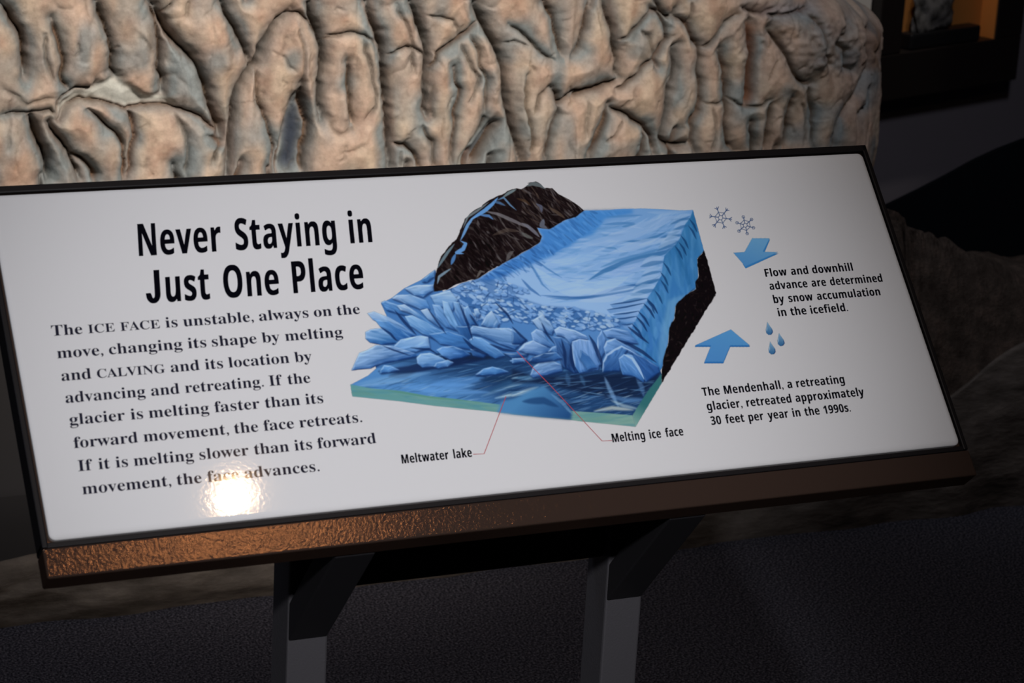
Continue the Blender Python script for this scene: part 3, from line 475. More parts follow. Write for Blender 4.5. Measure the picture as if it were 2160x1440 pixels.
# region, points, groove width (mm), depth (mm), blue-grey stain either side (-1 left .. 1 right, 0 both), pillow edge
CR = [(Q1, (0, 20, 60, 80, 110, 170, 140, 260, 155, 380, 160, 470), 9, 16, 0, 1), (Q1, (270, 210, 275, 350, 330, 520), 6, 6, 1, .5), (Q1, (320, 100, 370, 260, 395, 400, 380, 500, 415, 550), 12, 12, 0, .8),
 (Q1, (600, 500, 580, 548, 470, 552, 390, 580, 350, 630, 350, 720), 3.5, 9, 0, .8), (Q1, (610, 0, 640, 100, 690, 220, 700, 330, 700, 450, 740, 490), 7, 13, 1, 1), (Q1, (740, 275, 700, 310), 4, 6, 0, .3),
 (Q1, (960, 20, 1000, 110, 1040, 180, 1110, 270, 1190, 350, 1240, 430, 1290, 560, 1330, 660, 1370, 790, 1380, 880), 9, 20, 1, 1), (Q1, (935, 0, 980, 110, 990, 200, 1000, 400, 1015, 470, 1010, 580), 6, 13, 0, 1),
 (Q1, (1060, 0, 990, 90), 5, 8, 0, .6), (Q1, (1385, 0, 1440, 90, 1490, 180, 1530, 300, 1570, 400), 5, 15, 0, 1), (Q1, (1800, 70, 1740, 110, 1690, 200, 1640, 290, 1600, 400, 1540, 470, 1500, 540, 1470, 620, 1450, 720, 1440, 800, 1425, 910, 1430, 1100), 6, 24, 0, 1),
 (Q1, (1605, 410, 1620, 500, 1630, 600, 1645, 720, 1700, 850, 1710, 1080), 4, 10, 1, .8), (Q1, (1800, 68, 1870, 75, 1950, 130, 2010, 200), 3.5, 10, 0, .8), (Q1, (1940, 0, 1970, 100, 2015, 180, 2030, 300, 2025, 450, 2020, 560, 2020, 720), 6, 26, 1, 1),
 (Q1, (2030, 240, 2080, 220, 2160, 200), 3, 7, 0, .6), (Q1, (0, 715, 70, 700, 160, 710, 290, 680, 350, 720), 4, 8, 0, .7), (Q1, (360, 740, 430, 650, 520, 622, 650, 632, 740, 655, 800, 682, 880, 652, 990, 668, 1100, 672, 1200, 695, 1300, 755, 1360, 815, 1380, 880), 3.5, 10, 0, .9),
 (Q1, (800, 680, 825, 760, 845, 850, 830, 930, 800, 1040, 785, 1110), 4, 11, 0, .9), (Q1, (1090, 680, 1130, 780, 1160, 900, 1165, 1000, 1150, 1110), 7, 7, 0, .6), (Q1, (180, 740, 220, 830, 260, 930, 290, 1040, 310, 1140), 8, 24, 1, 1),
 (Q1, (300, 770, 370, 870, 430, 950, 470, 1030, 500, 1130), 6, 16, 0, 1), (Q1, (440, 960, 520, 1010, 580, 1080, 600, 1130), 11, 16, 0, .8), (Q1, (560, 680, 640, 760, 720, 830, 770, 920, 775, 1000, 755, 1060, 765, 1130), 5, 13, 1, .8),
 (Q1, (1290, 840, 1380, 880, 1330, 940, 1310, 1020), 5, 9, 0, .6), (Q1, (1860, 590, 1830, 700, 1790, 850, 1740, 950, 1750, 1090), 5, 12, 0, .8), (Q1, (1885, 520, 1900, 620, 1940, 780, 1925, 950, 1915, 1090), 5, 14, 0, .8), (Q1, (1690, 310, 1760, 330, 1830, 440), 3, 4, 0, .2),
 (Q1, (0, 560, 90, 600, 150, 650, 250, 610, 330, 600), 6, 5, 0, .3), (Q1, (1170, 0, 1165, 110), 4, 5, 0, .4), (Q1, (1020, 480, 1080, 460, 1200, 560), 6, 3, 0, .2), (Q1, (860, 230, 920, 270, 980, 330), 4, 4, 0, .3), (Q1, (1840, 140, 1880, 260, 1890, 420, 1870, 560), 8, 6, -1, .3),
 (Q2, (20, 0, 40, 80, 100, 190, 115, 270, 118, 400, 112, 560, 108, 700, 120, 820), 5, 24, 0, 1), (Q2, (120, 245, 200, 220, 310, 205, 390, 215, 440, 240, 490, 300), 3, 8, 0, .6), (Q2, (390, 220, 410, 330, 430, 430, 470, 600, 490, 650, 470, 740, 400, 800), 5, 7, 0, .6),
 (Q2, (270, 420, 300, 520, 295, 620, 300, 740, 315, 830), 7, 13, 1, .8), (Q2, (420, 0, 450, 100, 500, 200, 520, 300, 530, 380, 540, 500, 560, 620, 565, 760, 570, 950, 575, 1160), 5, 24, 1, 1), (Q2, (540, 370, 600, 325, 680, 315, 740, 330, 800, 370, 830, 380), 3, 9, 0, .7),
 (Q2, (590, 0, 660, 120, 720, 210, 740, 330, 725, 430, 740, 500), 4, 7, 0, .6), (Q2, (730, 0, 780, 130, 805, 230, 830, 350, 832, 500, 828, 620, 832, 720, 850, 790), 6, 26, 0, 1), (Q2, (810, 100, 900, 110, 1000, 125, 1040, 180, 1045, 240), 3.5, 7, 0, .5),
 (Q2, (1190, 130, 1110, 190, 1040, 250, 980, 300, 910, 360, 870, 430, 845, 480), 4, 11, -1, .8), (Q2, (1165, 0, 1200, 80, 1250, 180, 1310, 280, 1340, 380, 1360, 480, 1380, 620, 1400, 750, 1430, 880, 1460, 1000, 1485, 1110), 7, 26, 1, 1),
 (Q2, (1050, 270, 1090, 370, 1140, 440, 1180, 520, 1160, 620, 1120, 680), 4, 7, 0, .6), (Q2, (1120, 220, 1180, 340, 1200, 430, 1230, 540, 1240, 660, 1220, 800), 4, 9, 1, .7), (Q2, (1010, 460, 1025, 560, 1060, 600, 1040, 700, 1020, 860, 1000, 960, 1000, 1130), 4.5, 11, 0, .8),
 (Q2, (585, 960, 660, 970, 720, 1020, 765, 1090, 770, 1160), 5, 13, 1, .8), (Q2, (640, 1000, 630, 1150), 4, 5, 0, .5), (Q2, (800, 860, 855, 960, 880, 1150), 5, 8, 0, .7), (Q2, (1240, 780, 1190, 900, 1110, 1010, 1040, 1130), 10, 14, 0, .6), (Q2, (1320, 840, 1240, 980, 1160, 1130), 5, 18, 0, .9),
 (Q2, (1390, 150, 1470, 210, 1530, 260, 1600, 340, 1690, 410), 4, 9, -1, .6), (Q2, (1350, 290, 1420, 270, 1500, 300), 3, 6, 0, .4), (Q2, (1500, 500, 1500, 650, 1490, 720, 1520, 820, 1550, 980, 1530, 1050), 7, 9, 1, .5), (Q2, (1640, 0, 1700, 90, 1710, 200, 1740, 300, 1760, 370), 7, 12, 1, .9),
 (Q2, (1950, 0, 1940, 90, 1900, 220, 1880, 330, 1850, 370), 4.5, 14, 0, .9), (Q2, (1550, 760, 1600, 640, 1690, 560), 10, 8, 0, .3), (Q2, (1690, 600, 1740, 690, 1780, 660, 1860, 620, 2000, 590, 2130, 550), 5, 15, -1, .9), (Q2, (1740, 690, 1720, 800, 1690, 860, 1660, 960, 1660, 1110), 8, 15, 0, .8),
 (Q2, (1930, 660, 1920, 800, 1910, 930), 3, 5, 0, .5), (Q2, (2080, 720, 2040, 820, 1990, 930, 1960, 1080), 6, 12, 1, .9), (Q2, (2060, 0, 2110, 180, 2140, 300, 2155, 470), 6, 14, 0, 1), (Q2, (880, 560, 860, 700, 900, 820), 5, 5, 0, .3), (Q2, (150, 830, 200, 900, 340, 860), 9, 5, 0, .2),
 (Q3, (215, 0, 240, 120, 270, 230, 290, 330, 295, 430, 310, 490), 5, 14, 0, 1), (Q3, (480, 48, 420, 120, 380, 180, 340, 220, 290, 255), 4, 10, -1, .7), (Q3, (480, 48, 530, 60, 580, 120, 600, 180, 590, 240, 520, 320, 500, 350), 5, 14, 0, .9), (Q3, (410, 160, 470, 230, 500, 330), 6, 6, 0, .5),
 (Q3, (520, 0, 560, 60, 600, 85, 640, 75, 650, 40), 5, 16, 0, .9), (Q3, (600, 180, 612, 230, 570, 270, 510, 340, 522, 410), 4, 15, 0, .9), (Q3, (640, 80, 720, 150, 760, 220, 800, 290, 800, 350, 800, 600, 790, 680, 750, 770, 750, 880, 770, 960), 6, 13, 0, .9),
 (Q3, (650, 290, 655, 370, 640, 470, 615, 600, 590, 750, 572, 860, 600, 900, 680, 912, 740, 912), 4.5, 18, 0, 1), (Q3, (500, 350, 430, 410, 380, 480, 320, 530, 270, 550), 4, 10, 0, .8), (Q3, (0, 600, 90, 562, 200, 522, 310, 500), 5, 12, -1, .9), (Q3, (230, 670, 190, 780, 140, 900, 100, 990), 7, 13, -1, .8),
 (Q3, (240, 680, 310, 700, 380, 740, 450, 790, 500, 860, 520, 960), 5, 14, 0, .9), (Q3, (300, 750, 250, 830, 180, 880), 4, 6, 0, .5), (Q3, (1030, 72, 940, 130, 890, 210, 850, 270, 805, 292), 4, 9, -1, .7), (Q3, (920, 300, 950, 400, 970, 520, 970, 640, 958, 770, 980, 880, 1025, 950), 7, 13, 1, .9),
 (Q3, (1100, 130, 1120, 300, 1115, 450, 1105, 560, 1090, 640), 12, 18, 0, .9), (Q3, (960, 580, 1000, 620, 1090, 660, 1180, 640, 1240, 600), 3.5, 8, 0, .6), (Q3, (800, 620, 880, 635, 960, 620), 3, 6, 0, .5), (Q3, (1230, 160, 1290, 240, 1340, 340, 1380, 420, 1430, 490, 1480, 510), 6, 12, 0, .8),
 (Q3, (1480, 510, 1500, 700, 1490, 920), 6, 9, 0, .7), (Q3, (1245, 650, 1220, 800, 1200, 940), 9, 14, 1, .8), (Q3, (1385, 600, 1360, 720, 1330, 940), 9, 12, 1, .8), (Q3, (1450, 60, 1530, 140, 1560, 250, 1560, 330, 1600, 390), 6, 9, 0, .5), (Q3, (1680, 130, 1650, 250, 1700, 330, 1690, 400, 1720, 430), 7, 10, 0, .5),
 (Q3, (1815, 430, 1770, 520, 1700, 640, 1640, 740, 1600, 860, 1590, 920), 7, 11, 1, .8), (Q3, (1810, 560, 1790, 660, 1740, 710), 4, 6, 0, .5), (Q3, (1790, 60, 1800, 200, 1820, 320, 1815, 430), 12, 10, 0, .5), (Q3, (1830, 320, 1920, 380, 1990, 450), 9, 6, 0, .2), (Q3, (1900, 500, 1880, 650, 1885, 780, 1860, 920), 8, 7, 0, .3),
 (Q3, (1050, 20, 1120, 60, 1180, 70, 1250, 20), 7, 9, 0, .5), (Q3, (1180, 60, 1300, 80, 1440, 60, 1450, 20), 6, 10, 0, .5), (Q3, (740, 0, 745, 60, 720, 150), 6, 7, 0, .5), (Q3, (860, 640, 880, 800, 850, 950), 7, 5, 0, .3), (Q3, (400, 180, 300, 300), 8, 3, 0, .1), (Q3, (1430, 620, 1460, 740, 1440, 900), 6, 5, 0, .3)]
# hidden stretch below the sign and the unseen left end: plain vertical folds
def wander(x, z, n, dz):
    pts = []
    for j in range(n): pts.append((x, z - dz * j)); x += rng.normal(0, .009)
    return pts
for k in range(19): CR.append((None, wander(-.40 + .095 * k + rng.normal(0, .02), rng.uniform(.57, .66), 6, .036), rng.uniform(5, 9), rng.uniform(8, 20), 0, .9))
for k in range(5): CR.append((None, wander(-.40 + .05 * k + rng.normal(0, .01), 1.12, 9, rng.uniform(.05, .08)), 7, rng.uniform(8, 18), 0, .9))
for k in range(24): CR.append((None, wander(-.30 + .078 * k + rng.normal(0, .025), rng.uniform(1.08, 1.17), int(rng.integers(4, 8)), .037), rng.uniform(5, 9), rng.uniform(8, 20), 0, .9))
for k in range(230):
    j, i = rng.integers(20, W_ - 20), rng.integers(60, H_ - 60); x, z = us[j], vsn[i]; ln = rng.uniform(.012, .045); th = rng.normal(1.45, .45)
    pts = [(x + math.cos(th) * ln * (s_ - .5) + rng.normal(0, .0022), z + math.sin(th) * ln * (s_ - .5) + rng.normal(0, .0022)) for s_ in np.linspace(0, 1, 5)]
    CR.append(('fine', pts, rng.uniform(1.6, 4.5), rng.uniform(1.2, 4.0), 0, 0))
DM = np.full((H_, W_), .2); G = np.zeros((H_, W_)); ST = np.zeros((H_, W_)); CK = np.zeros((H_, W_))
for z, p, w, dp, side, pe in CR:
    q = np.array(p, float) if z in (None, 'fine') else uv(Z(z, *p)); D, Sg, T = dist(q, .02 if z == 'fine' else .12)
    end = np.clip(np.minimum(T, 1 - T) * 8, .25, 1); w_, d_ = w * .001 * .50, dp * .001 * 1.25
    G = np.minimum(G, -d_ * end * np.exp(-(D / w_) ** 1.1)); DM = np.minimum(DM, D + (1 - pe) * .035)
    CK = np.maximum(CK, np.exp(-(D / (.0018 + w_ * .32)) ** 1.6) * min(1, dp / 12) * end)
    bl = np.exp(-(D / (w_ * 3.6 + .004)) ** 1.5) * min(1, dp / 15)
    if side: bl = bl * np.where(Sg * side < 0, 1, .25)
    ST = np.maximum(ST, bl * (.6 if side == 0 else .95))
def inpoly(q, soft):
    m = np.zeros((H_, W_), bool); n = len(q)
    for i in range(n):
        ax, ay = q[i]; bx, by = q[(i + 1) % n]
        if abs(ay - by) < 1e-9: continue
        m ^= ((WV > ay) != (WV > by)) & (WU < (bx - ax) * (WV - ay) / (by - ay) + ax)
    return blur(m.astype(float), soft)
pillow = .020 * (1 - np.exp(-DM / .010)) + .022 * (1 - np.exp(-DM / .040))
fold = .0030 * vnoise(rng, H_, W_, 70, 13) + .0010 * vnoise(rng, H_, W_, 30, 7) + .007 * vnoise(rng, H_, W_, 50, 34)
fine = .0006 * vnoise(rng, H_, W_, 7, 5) + .0003 * vnoise(rng, H_, W_, 3, 3)
rdg = -.0030 * (1 - np.abs(vnoise(rng, H_, W_, 48, 16))) ** 7 * (vnoise(rng, H_, W_, 40, 30) > 0)
Hh = pillow + G + fold + fine + rdg
ledge = inpoly(uv(Z(Q1, 600, 520, 720, 490, 860, 560, 1000, 600, 1080, 640, 1090, 668, 990, 662, 880, 648, 800, 674, 650, 625, 430, 644, 370, 720, 358, 650, 450, 572, 580, 550)), 2.0)
Hh = Hh * (1 - .35 * ledge) - .012 * ledge
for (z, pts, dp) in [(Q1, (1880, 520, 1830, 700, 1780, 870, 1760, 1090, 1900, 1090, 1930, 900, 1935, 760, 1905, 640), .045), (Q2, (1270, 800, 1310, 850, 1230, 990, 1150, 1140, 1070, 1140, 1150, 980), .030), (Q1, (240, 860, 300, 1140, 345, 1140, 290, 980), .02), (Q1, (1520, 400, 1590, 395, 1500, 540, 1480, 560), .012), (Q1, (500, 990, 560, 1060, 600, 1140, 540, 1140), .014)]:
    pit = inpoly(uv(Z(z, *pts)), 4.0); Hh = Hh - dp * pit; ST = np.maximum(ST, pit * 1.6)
lump = inpoly(uv(Z(Q3, 1040, 0, 1100, 40, 1180, 75, 1300, 88, 1440, 75, 1500, 0)), 4); Hh = Hh + lump * (.008 * vnoise(rng, H_, W_, 9, 11) + .004 * vnoise(rng, H_, W_, 4, 5))
# raised ribs
for z, p, w, hgt in [(Q1, (1810, 110, 1850, 200, 1890, 330, 1910, 480, 1930, 640), 9, 9), (Q1, (860, 120, 880, 250, 930, 380, 960, 520), 12, 7), (Q2, (1500, 400, 1470, 560, 1470, 700, 1500, 850, 1530, 980), 7, 7), (Q2, (930, 420, 900, 600, 880, 760), 10, 6), (Q2, (160, 640, 170, 800), 6, 5), (Q2, (240, 640, 245, 820), 6, 6),
                     (Q3, (1480, 130, 1530, 280, 1520, 420), 12, 8), (Q3, (1000, 120, 1080, 110, 1110, 240, 1080, 420), 12, 8), (Q3, (420, 830, 440, 950), 12, 6), (Q1, (1320, 120, 1400, 260, 1420, 420), 14, 6), (Q1, (540, 180, 640, 200, 660, 330), 12, 5), (Q2, (1180, 200, 1260, 400, 1290, 560, 1310, 700), 10, 7)]:
    D, _, T = dist(uv(Z(z, *p))); Hh = Hh + hgt * .001 * np.exp(-(D / (w * .001)) ** 2) * np.clip(np.minimum(T, 1 - T) * 6 + .2, 0, 1)
bur = np.minimum(1, np.clip((U - .2) / .4, 0, 1))
Pn = B0 + N0 * Hh[..., None]
# paint: warm stone on the crests, airbrushed blue grey in the hollows, olive-brown line in the cracks, with pit and crack shade painted in
n1 = vnoise(rng, H_, W_, 40, 24) * .5 + .5; n2 = vnoise(rng, H_, W_, 14, 9) * .5 + .5; n3 = vnoise(rng, H_, W_, 5, 4) * .5 + .5
def mixc(a, b, t): return a * (1 - t[..., None]) + np.array(b) * t[..., None]
col = np.ones((H_, W_, 3)) * np.array((.58, .44, .35))
col = mixc(col, (.62, .52, .40), np.clip(n1 * 1.7 - .6, 0, 1) * .9); col = mixc(col, (.40, .25, .18), np.clip(n2 * 1.8 - .8, 0, 1) * .7); col = mixc(col, (.70, .60, .46), np.clip(n3 * 1.5 - .8, 0, 1) * .35)
n4 = vnoise(rng, H_, W_, 22, 16) * .5 + .5
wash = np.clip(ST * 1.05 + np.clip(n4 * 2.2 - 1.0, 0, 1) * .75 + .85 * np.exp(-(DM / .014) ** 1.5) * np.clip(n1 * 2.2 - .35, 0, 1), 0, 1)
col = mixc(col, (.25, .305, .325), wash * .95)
col = mixc(col, (.016, .026, .055), np.clip(ST - .80, 0, .85) * 1.15)  # navy puts the blue shadow of the deep hollows into the colour
col = mixc(col, (.56, .60, .57), np.clip(ledge, 0, 1) * .95)
col = mixc(col, (.07, .05, .03), np.clip(CK * 1.25, 0, 1) * .95)
brown = np.exp(-((DM - .006) / .005) ** 2) * n1; col = mixc(col, (.34, .20, .13), np.clip(brown, 0, 1) * .5)
right = inpoly(uv(Z(Q3, 1780, 0, 1800, 200, 1830, 420, 1990, 460, 1960, 200, 1850, 0)), 6); col = mixc(col, (.27, .13, .06), right * .65)
col = mixc(col, (.36, .30, .33), lump * .5); mott = inpoly(uv(Z(Q3, 1480, 60, 1780, 120, 1790, 420, 1560, 480, 1400, 420, 1330, 200)), 8); col = mixc(col, (.30, .24, .20), mott * np.clip(n3 * 1.8 - .5, 0, 1) * .6)
rr_ = (dist(uv(Z(Q3, 1115, 170, 1120, 300, 1115, 450, 1105, 600)))[0]); col = mixc(col, (.28, .12, .06), np.exp(-(rr_ / .010) ** 2) * .7)
pitm = inpoly(uv(Z(Q3, 1060, 60, 1250, 90, 1500, 60, 1760, 100, 1820, 420, 1560, 500, 1400, 460, 1280, 330, 1100, 420, 1000, 380, 1000, 160)), 8)
Pn = Pn + N0 * (pitm * (.0022 * vnoise(rng, H_, W_, 4, 5) + .0030 * vnoise(rng, H_, W_, 9, 8)))[..., None]; col = mixc(col, (.20, .16, .15), pitm * np.clip(vnoise(rng, H_, W_, 4, 4) * 1.6 - .5, 0, 1) * .7)
m_ice = mat('painted_ice_cast', rough=.7, spec=.22)
at_ = node(m_ice, 'ShaderNodeVertexColor'); at_.layer_name = 'paint'
mx = node(m_ice, 'ShaderNodeMix', data_type='RGBA', blend_type='MULTIPLY'); mx.inputs[0].default_value = .8
wire(m_ice, at_.outputs[0], mx.inputs[6]); wire(m_ice, ramp(m_ice, noise_fac(m_ice, 90, 6, .7), [(.3, (.74, .72, .70)), (.62, (1.12, 1.10, 1.08))]), mx.inputs[7]); wire(m_ice, mx.outputs[2], bsdf(m_ice).inputs['Base Color'])
b1 = bump(m_ice, noise_fac(m_ice, 40, 4, .55), .22, .005); bump(m_ice, noise_fac(m_ice, 320, 3, .6), .25, .0012, b1)
# close the top and the bottom rearwards
def shear_row(row, back, up): r = row.copy(); r[:, 1] = row[:, 1] * 0 + back; r[:, 2] += up; return r
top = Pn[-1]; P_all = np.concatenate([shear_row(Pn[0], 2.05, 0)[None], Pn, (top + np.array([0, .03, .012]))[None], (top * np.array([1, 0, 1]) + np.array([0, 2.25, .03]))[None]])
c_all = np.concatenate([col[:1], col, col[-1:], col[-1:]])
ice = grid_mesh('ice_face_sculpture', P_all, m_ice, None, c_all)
tag(ice, 'tan and blue grey painted cast of a cracked glacier ice face behind the sign', 'sculpture')
# dark plinth under the cast
m_pl = mat('plinth_black', (.014, .013, .014), .7)
tag(box('sculpture_plinth', -.46, 1.34, 1.80, 2.25, 0, Z0 - .003, m_pl, None, .01), 'black plinth below the glacier cast, mostly hidden by the sign', 'plinth')

box('ledge', -.9, 1.08, 1.475, 1.79, 0, .055, m_pl, bpy.data.objects['sculpture_plinth'], .004)
# ---------------------------------------------------------------- faux rock kerb along the carpet
m_kerb = mat('kerb_rock', rough=.75, spec=.35); kf = noise_fac(m_kerb, 14, 6, .6, (1, 1, 3)); wire(m_kerb, ramp(m_kerb, kf, [(.3, (.075, .063, .053)), (.55, (.155, .134, .117)), (.75, (.24, .21, .18))]), bsdf(m_kerb).inputs['Base Color'])
bump(m_kerb, kf, .5, .012)
xs = np.arange(-.75, 2.6, .012); prof_n = 46; rk = np.random.default_rng(7)
hh = np.interp(xs, [-.75, -.3, -.16, -.10, .3, .9, 1.3, 1.45, 1.505, 1.57, 1.644, 1.75, 2.0, 2.6], [.11, .088, .094, .098, .10, .11, .14, .185, .217, .255, .292, .33, .37, .36])
t = np.linspace(0, 1, prof_n); P = np.zeros((prof_n, len(xs), 3)); nz = vnoise(rk, prof_n, len(xs), 7, 9); nz2 = vnoise(rk, prof_n, len(xs), 3, 3)
wob = vnoise(rk, 2, len(xs), 2, 9)[0] * .008
for i, tt in enumerate(t):
    if tt < .6: s = tt / .6; yy = 1.388 + .03 * s ** 2; zz = hh * s
    else: s = (tt - .6) / .4; yy = 1.418 + .012 * min(1, s * 4) + .02 * s; zz = hh - .002 - (.03 + .1 * hh) * s ** .8
    P[i, :, 0] = xs; P[i, :, 1] = yy + wob + .007 * nz[i] + .002 * nz2[i]; P[i, :, 2] = zz + .004 * nz[i] * min(1, tt * 6)
P[0, :, 2] = 0; kerb = grid_mesh('rock_kerb', P, m_kerb)
tag(kerb, 'low brown grey moulded rock kerb along the edge of the dark carpet', 'kerb')
m_mound = mat('mound_rock', rough=.9, spec=.2); mf = noise_fac(m_mound, 26, 6, .7); wire(m_mound, ramp(m_mound, mf, [(.3, (.035, .025, .02)), (.5, (.07, .054, .044)), (.72, (.14, .10, .08))]), bsdf(m_mound).inputs['Base Color']); bump(m_mound, mf, .8, .015)
gx = np.arange(1.10, 2.6, .010); gt = np.linspace(0, 1, 60); GX, GT = np.meshgrid(gx, gt); YBK = np.interp(GX, [-.75, 1.50, 1.62, 2.6], [1.635, 1.635, 2.3, 2.3]); GY = 1.475 + (YBK - 1.475) * GT
ridge = np.interp(GX, [-.75, .9, 1.2, 1.32, 1.40, 1.47, 1.56, 1.66, 1.80, 2.0, 2.6], [.02, .02, .2, .44, .505, .50, .455, .40, .345, .30, .28])
front = np.interp(GX, [-.75, .9, 1.3, 1.5, 1.65, 2.6], [.02, .02, .09, .14, .19, .2])
s = np.clip((GY - 1.476) / .15, 0, 1); s = s * s * (3 - 2 * s); b = np.clip((GY - 1.74) / .5, 0, 1)
ZZ = front + (ridge - front) * s - b * b * .12 * (ridge > .1)
hN = vnoise(rk, *GX.shape, 9, 11) * .018 + vnoise(rk, *GX.shape, 4, 4) * .009 + vnoise(rk, *GX.shape, 2, 2) * .005
ZZ = np.maximum(.005, ZZ + hN * (ZZ > .05))
mound = grid_mesh('rock_mound', np.stack([GX, GY, ZZ], -1), m_mound, smooth=False)
tag(mound, 'rough dark brown rock mound rising behind the kerb at the right end', 'rock')
# ---------------------------------------------------------------- the sign on its two-legged stand
def S3(x, y, n=0.): return Vector((0, 0, SIGN_Z)) + Vector((1, 0, 0)) * x + SP * y + SN * n
fS = lambda v: S3(v.x, v.y, v.z)
m_bronze = mat('bronze_powder_coat', (.19, .095, .058), .17, .8, .5)
m_bronze.node_tree.nodes.remove(bsdf(m_bronze))
_d = node(m_bronze, 'ShaderNodeBsdfDiffuse'); _d.inputs[0].default_value = (.048, .030, .023, 1)
_g = node(m_bronze, 'ShaderNodeBsdfAnisotropic'); _g.distribution = 'BECKMANN'; _g.inputs['Color'].default_value = (.60, .34, .20, 1); _g.inputs['Roughness'].default_value = .14
_m = node(m_bronze, 'ShaderNodeMixShader'); _m.inputs[0].default_value = .15; wire(m_bronze, _d.outputs[0], _m.inputs[1]); wire(m_bronze, _g.outputs[0], _m.inputs[2])
wire(m_bronze, _m.outputs[0], m_bronze.node_tree.nodes['Material Output'].inputs[0])
m_rim = mat('rim_black', (.006, .005, .006), .5, 0, .3)
bf = noise_fac(m_bronze, 330, 3, .6); _b = node(m_bronze, 'ShaderNodeBump', Strength=.6, Distance=.00048); wire(m_bronze, bf, _b.inputs['Height']); wire(m_bronze, _b.outputs[0], _d.inputs['Normal']); wire(m_bronze, _b.outputs[0], _g.inputs['Normal'])
m_arm = mat('arm_shade_black', (.016, .015, .017), .55, 0, .3)  # leg coat darkened, the shade on the arms is in the colour
m_leg = mat('leg_black_powder_coat', (.065, .062, .068), .5, 0, .5); bump(m_leg, noise_fac(m_leg, 500, 2), .35, .0008)
m_white = mat('panel_white_laminate', (.80, .80, .805), .05, 0, .5); bump(m_white, noise_fac(m_white, 300, 2, .5), .05, .0004)
m_ink = mat('ink_black', (.006, .006, .012), .05, 0, .5); bump(m_ink, noise_fac(m_ink, 520, 2), .12, .0005)
m_ink2 = mat('ink_body', (.020, .020, .036), .05, 0, .5); m_red = mat('ink_red', (.50, .07, .09), .25)
lect = thing('information_sign', 'tilted white glacier information sign in a dark bronze tray on two legs', 'information sign', (0, 0, 0))
PW, PH = .450, .165
panel = box('graphic_panel', -PW, PW, -PH, PH, -.006, 0, m_white, lect, 0, None)
def rrect(hx, hy, r, n=5):
    return [(cx * (hx - r) + r * math.cos(a), cy * (hy - r) + r * math.sin(a)) for k, (cx, cy) in enumerate(((1, 1), (-1, 1), (-1, -1), (1, -1))) for a in [math.pi / 2 * (k + j / n) for j in range(n + 1)]]
bm = bmesh.new(); rings = []
for ins, zz in ((0, -.006), (0, -.0022), (.0006, -.0014), (.0018, -.0007), (.0034, -.00018), (.0050, 0)): rings.append([bm.verts.new(fS(Vector((x, y, zz)))) for x, y in rrect(PW - ins, PH - ins, .006 - ins * .6)])
for ra, rb in zip(rings, rings[1:]):
    for i in range(len(ra)): j = (i + 1) % len(ra); bm.faces.new([ra[i], ra[j], rb[j], rb[i]])
bm.faces.new(rings[-1]); bm.faces.new(rings[0][::-1])
bmesh.ops.recalc_face_normals(bm, faces=bm.faces); panel.data.clear_geometry(); bm.to_mesh(panel.data); bm.free()
panel['label'] = 'white laminate panel with the printed text and picture'
def sbox(name, x0, x1, y0, y1, n0, n1, m, parent, bevel=0.): return box(name, x0, x1, y0, y1, n0, n1, m, parent, bevel, fS)
XO, YT, YB, DEP = .4575, .1745, -.1985, .027
tray = sbox('tray', -XO + .001, XO - .001, YB + .001, YT - .001, -DEP + .004, -.0062, m_bronze, lect)
sbox('tray_rim', -XO, -PW - .0022, -.1708, YT, -DEP, -.0010, m_rim, lect, .0012); sbox('tray_rim', PW + .0022, XO, -.1708, YT, -DEP, -.0010, m_rim, lect, .0012)
sbox('tray_rim', -XO, XO, PH + .0022, YT, -DEP, -.0010, m_rim, lect, .0012); sbox('tray_rim', -XO, XO, -.1708, -PH - .0010, -DEP, -.0026, m_rim, lect, .0008)
apron = sbox('tray_apron', -XO, XO, YB, -.1716, -DEP, -.0010, m_bronze, lect, .0016); apron['label'] = 'wide bronze lip below the panel'
LX = [(-.1992, -.1592), (.1312, .1712)]
for x0, x1 in LX:
    top_z = SIGN_Z - .030
    vs = [(x, y, z) for x in (x0, x1) for y, z in ((0, 0.008), (0, top_z - .006), (.046, top_z + .040), (.046, 0.008))]
    bm = bmesh.new(); bv = [bm.verts.new(v) for v in vs]
    for f in ((0, 1, 2, 3), (7, 6, 5, 4), (0, 4, 5, 1), (1, 5, 6, 2), (2, 6, 7, 3), (3, 7, 4, 0)): bm.faces.new([bv[i] for i in f])
    bmesh.ops.bevel(bm, geom=bm.edges[:], offset=.0022, segments=2, affect='EDGES', profile=.5); bmesh.ops.recalc_face_normals(bm, faces=bm.faces)
    me = bpy.data.meshes.new('leg'); bm.to_mesh(me); bm.free(); link('leg', me, m_leg, lect)
    zb = .586; yl = -.150; arm = [(0, zb), (0, zb + .0395), (-.0987, .7361), (-.1165, .7165)]
    vs = [(x, y, z) for x in (x0 + .0006, x1 - .0006) for y, z in arm]; n = len(arm)
    bm = bmesh.new(); bv = [bm.verts.new(v) for v in vs]; bm.faces.new(bv[:n]); bm.faces.new(bv[n:][::-1])
    for i in range(n): j = (i + 1) % n; bm.faces.new([bv[i], bv[i + n], bv[j + n], bv[j]])
    bmesh.ops.bevel(bm, geom=bm.edges[:], offset=.0016, segments=2, affect='EDGES', profile=.5); bmesh.ops.recalc_face_normals(bm, faces=bm.faces)
    me = bpy.data.meshes.new('brace_arm'); bm.to_mesh(me); bm.free(); link('brace_arm', me, m_arm, lect)
    box('foot_plate', x0 - .03, x1 + .03, -.04, .086, 0, .008, m_leg, lect, .002)
box('crossbar', LX[0][1], LX[1][0], .012, .040, .628, .835, m_rim, lect, .002)

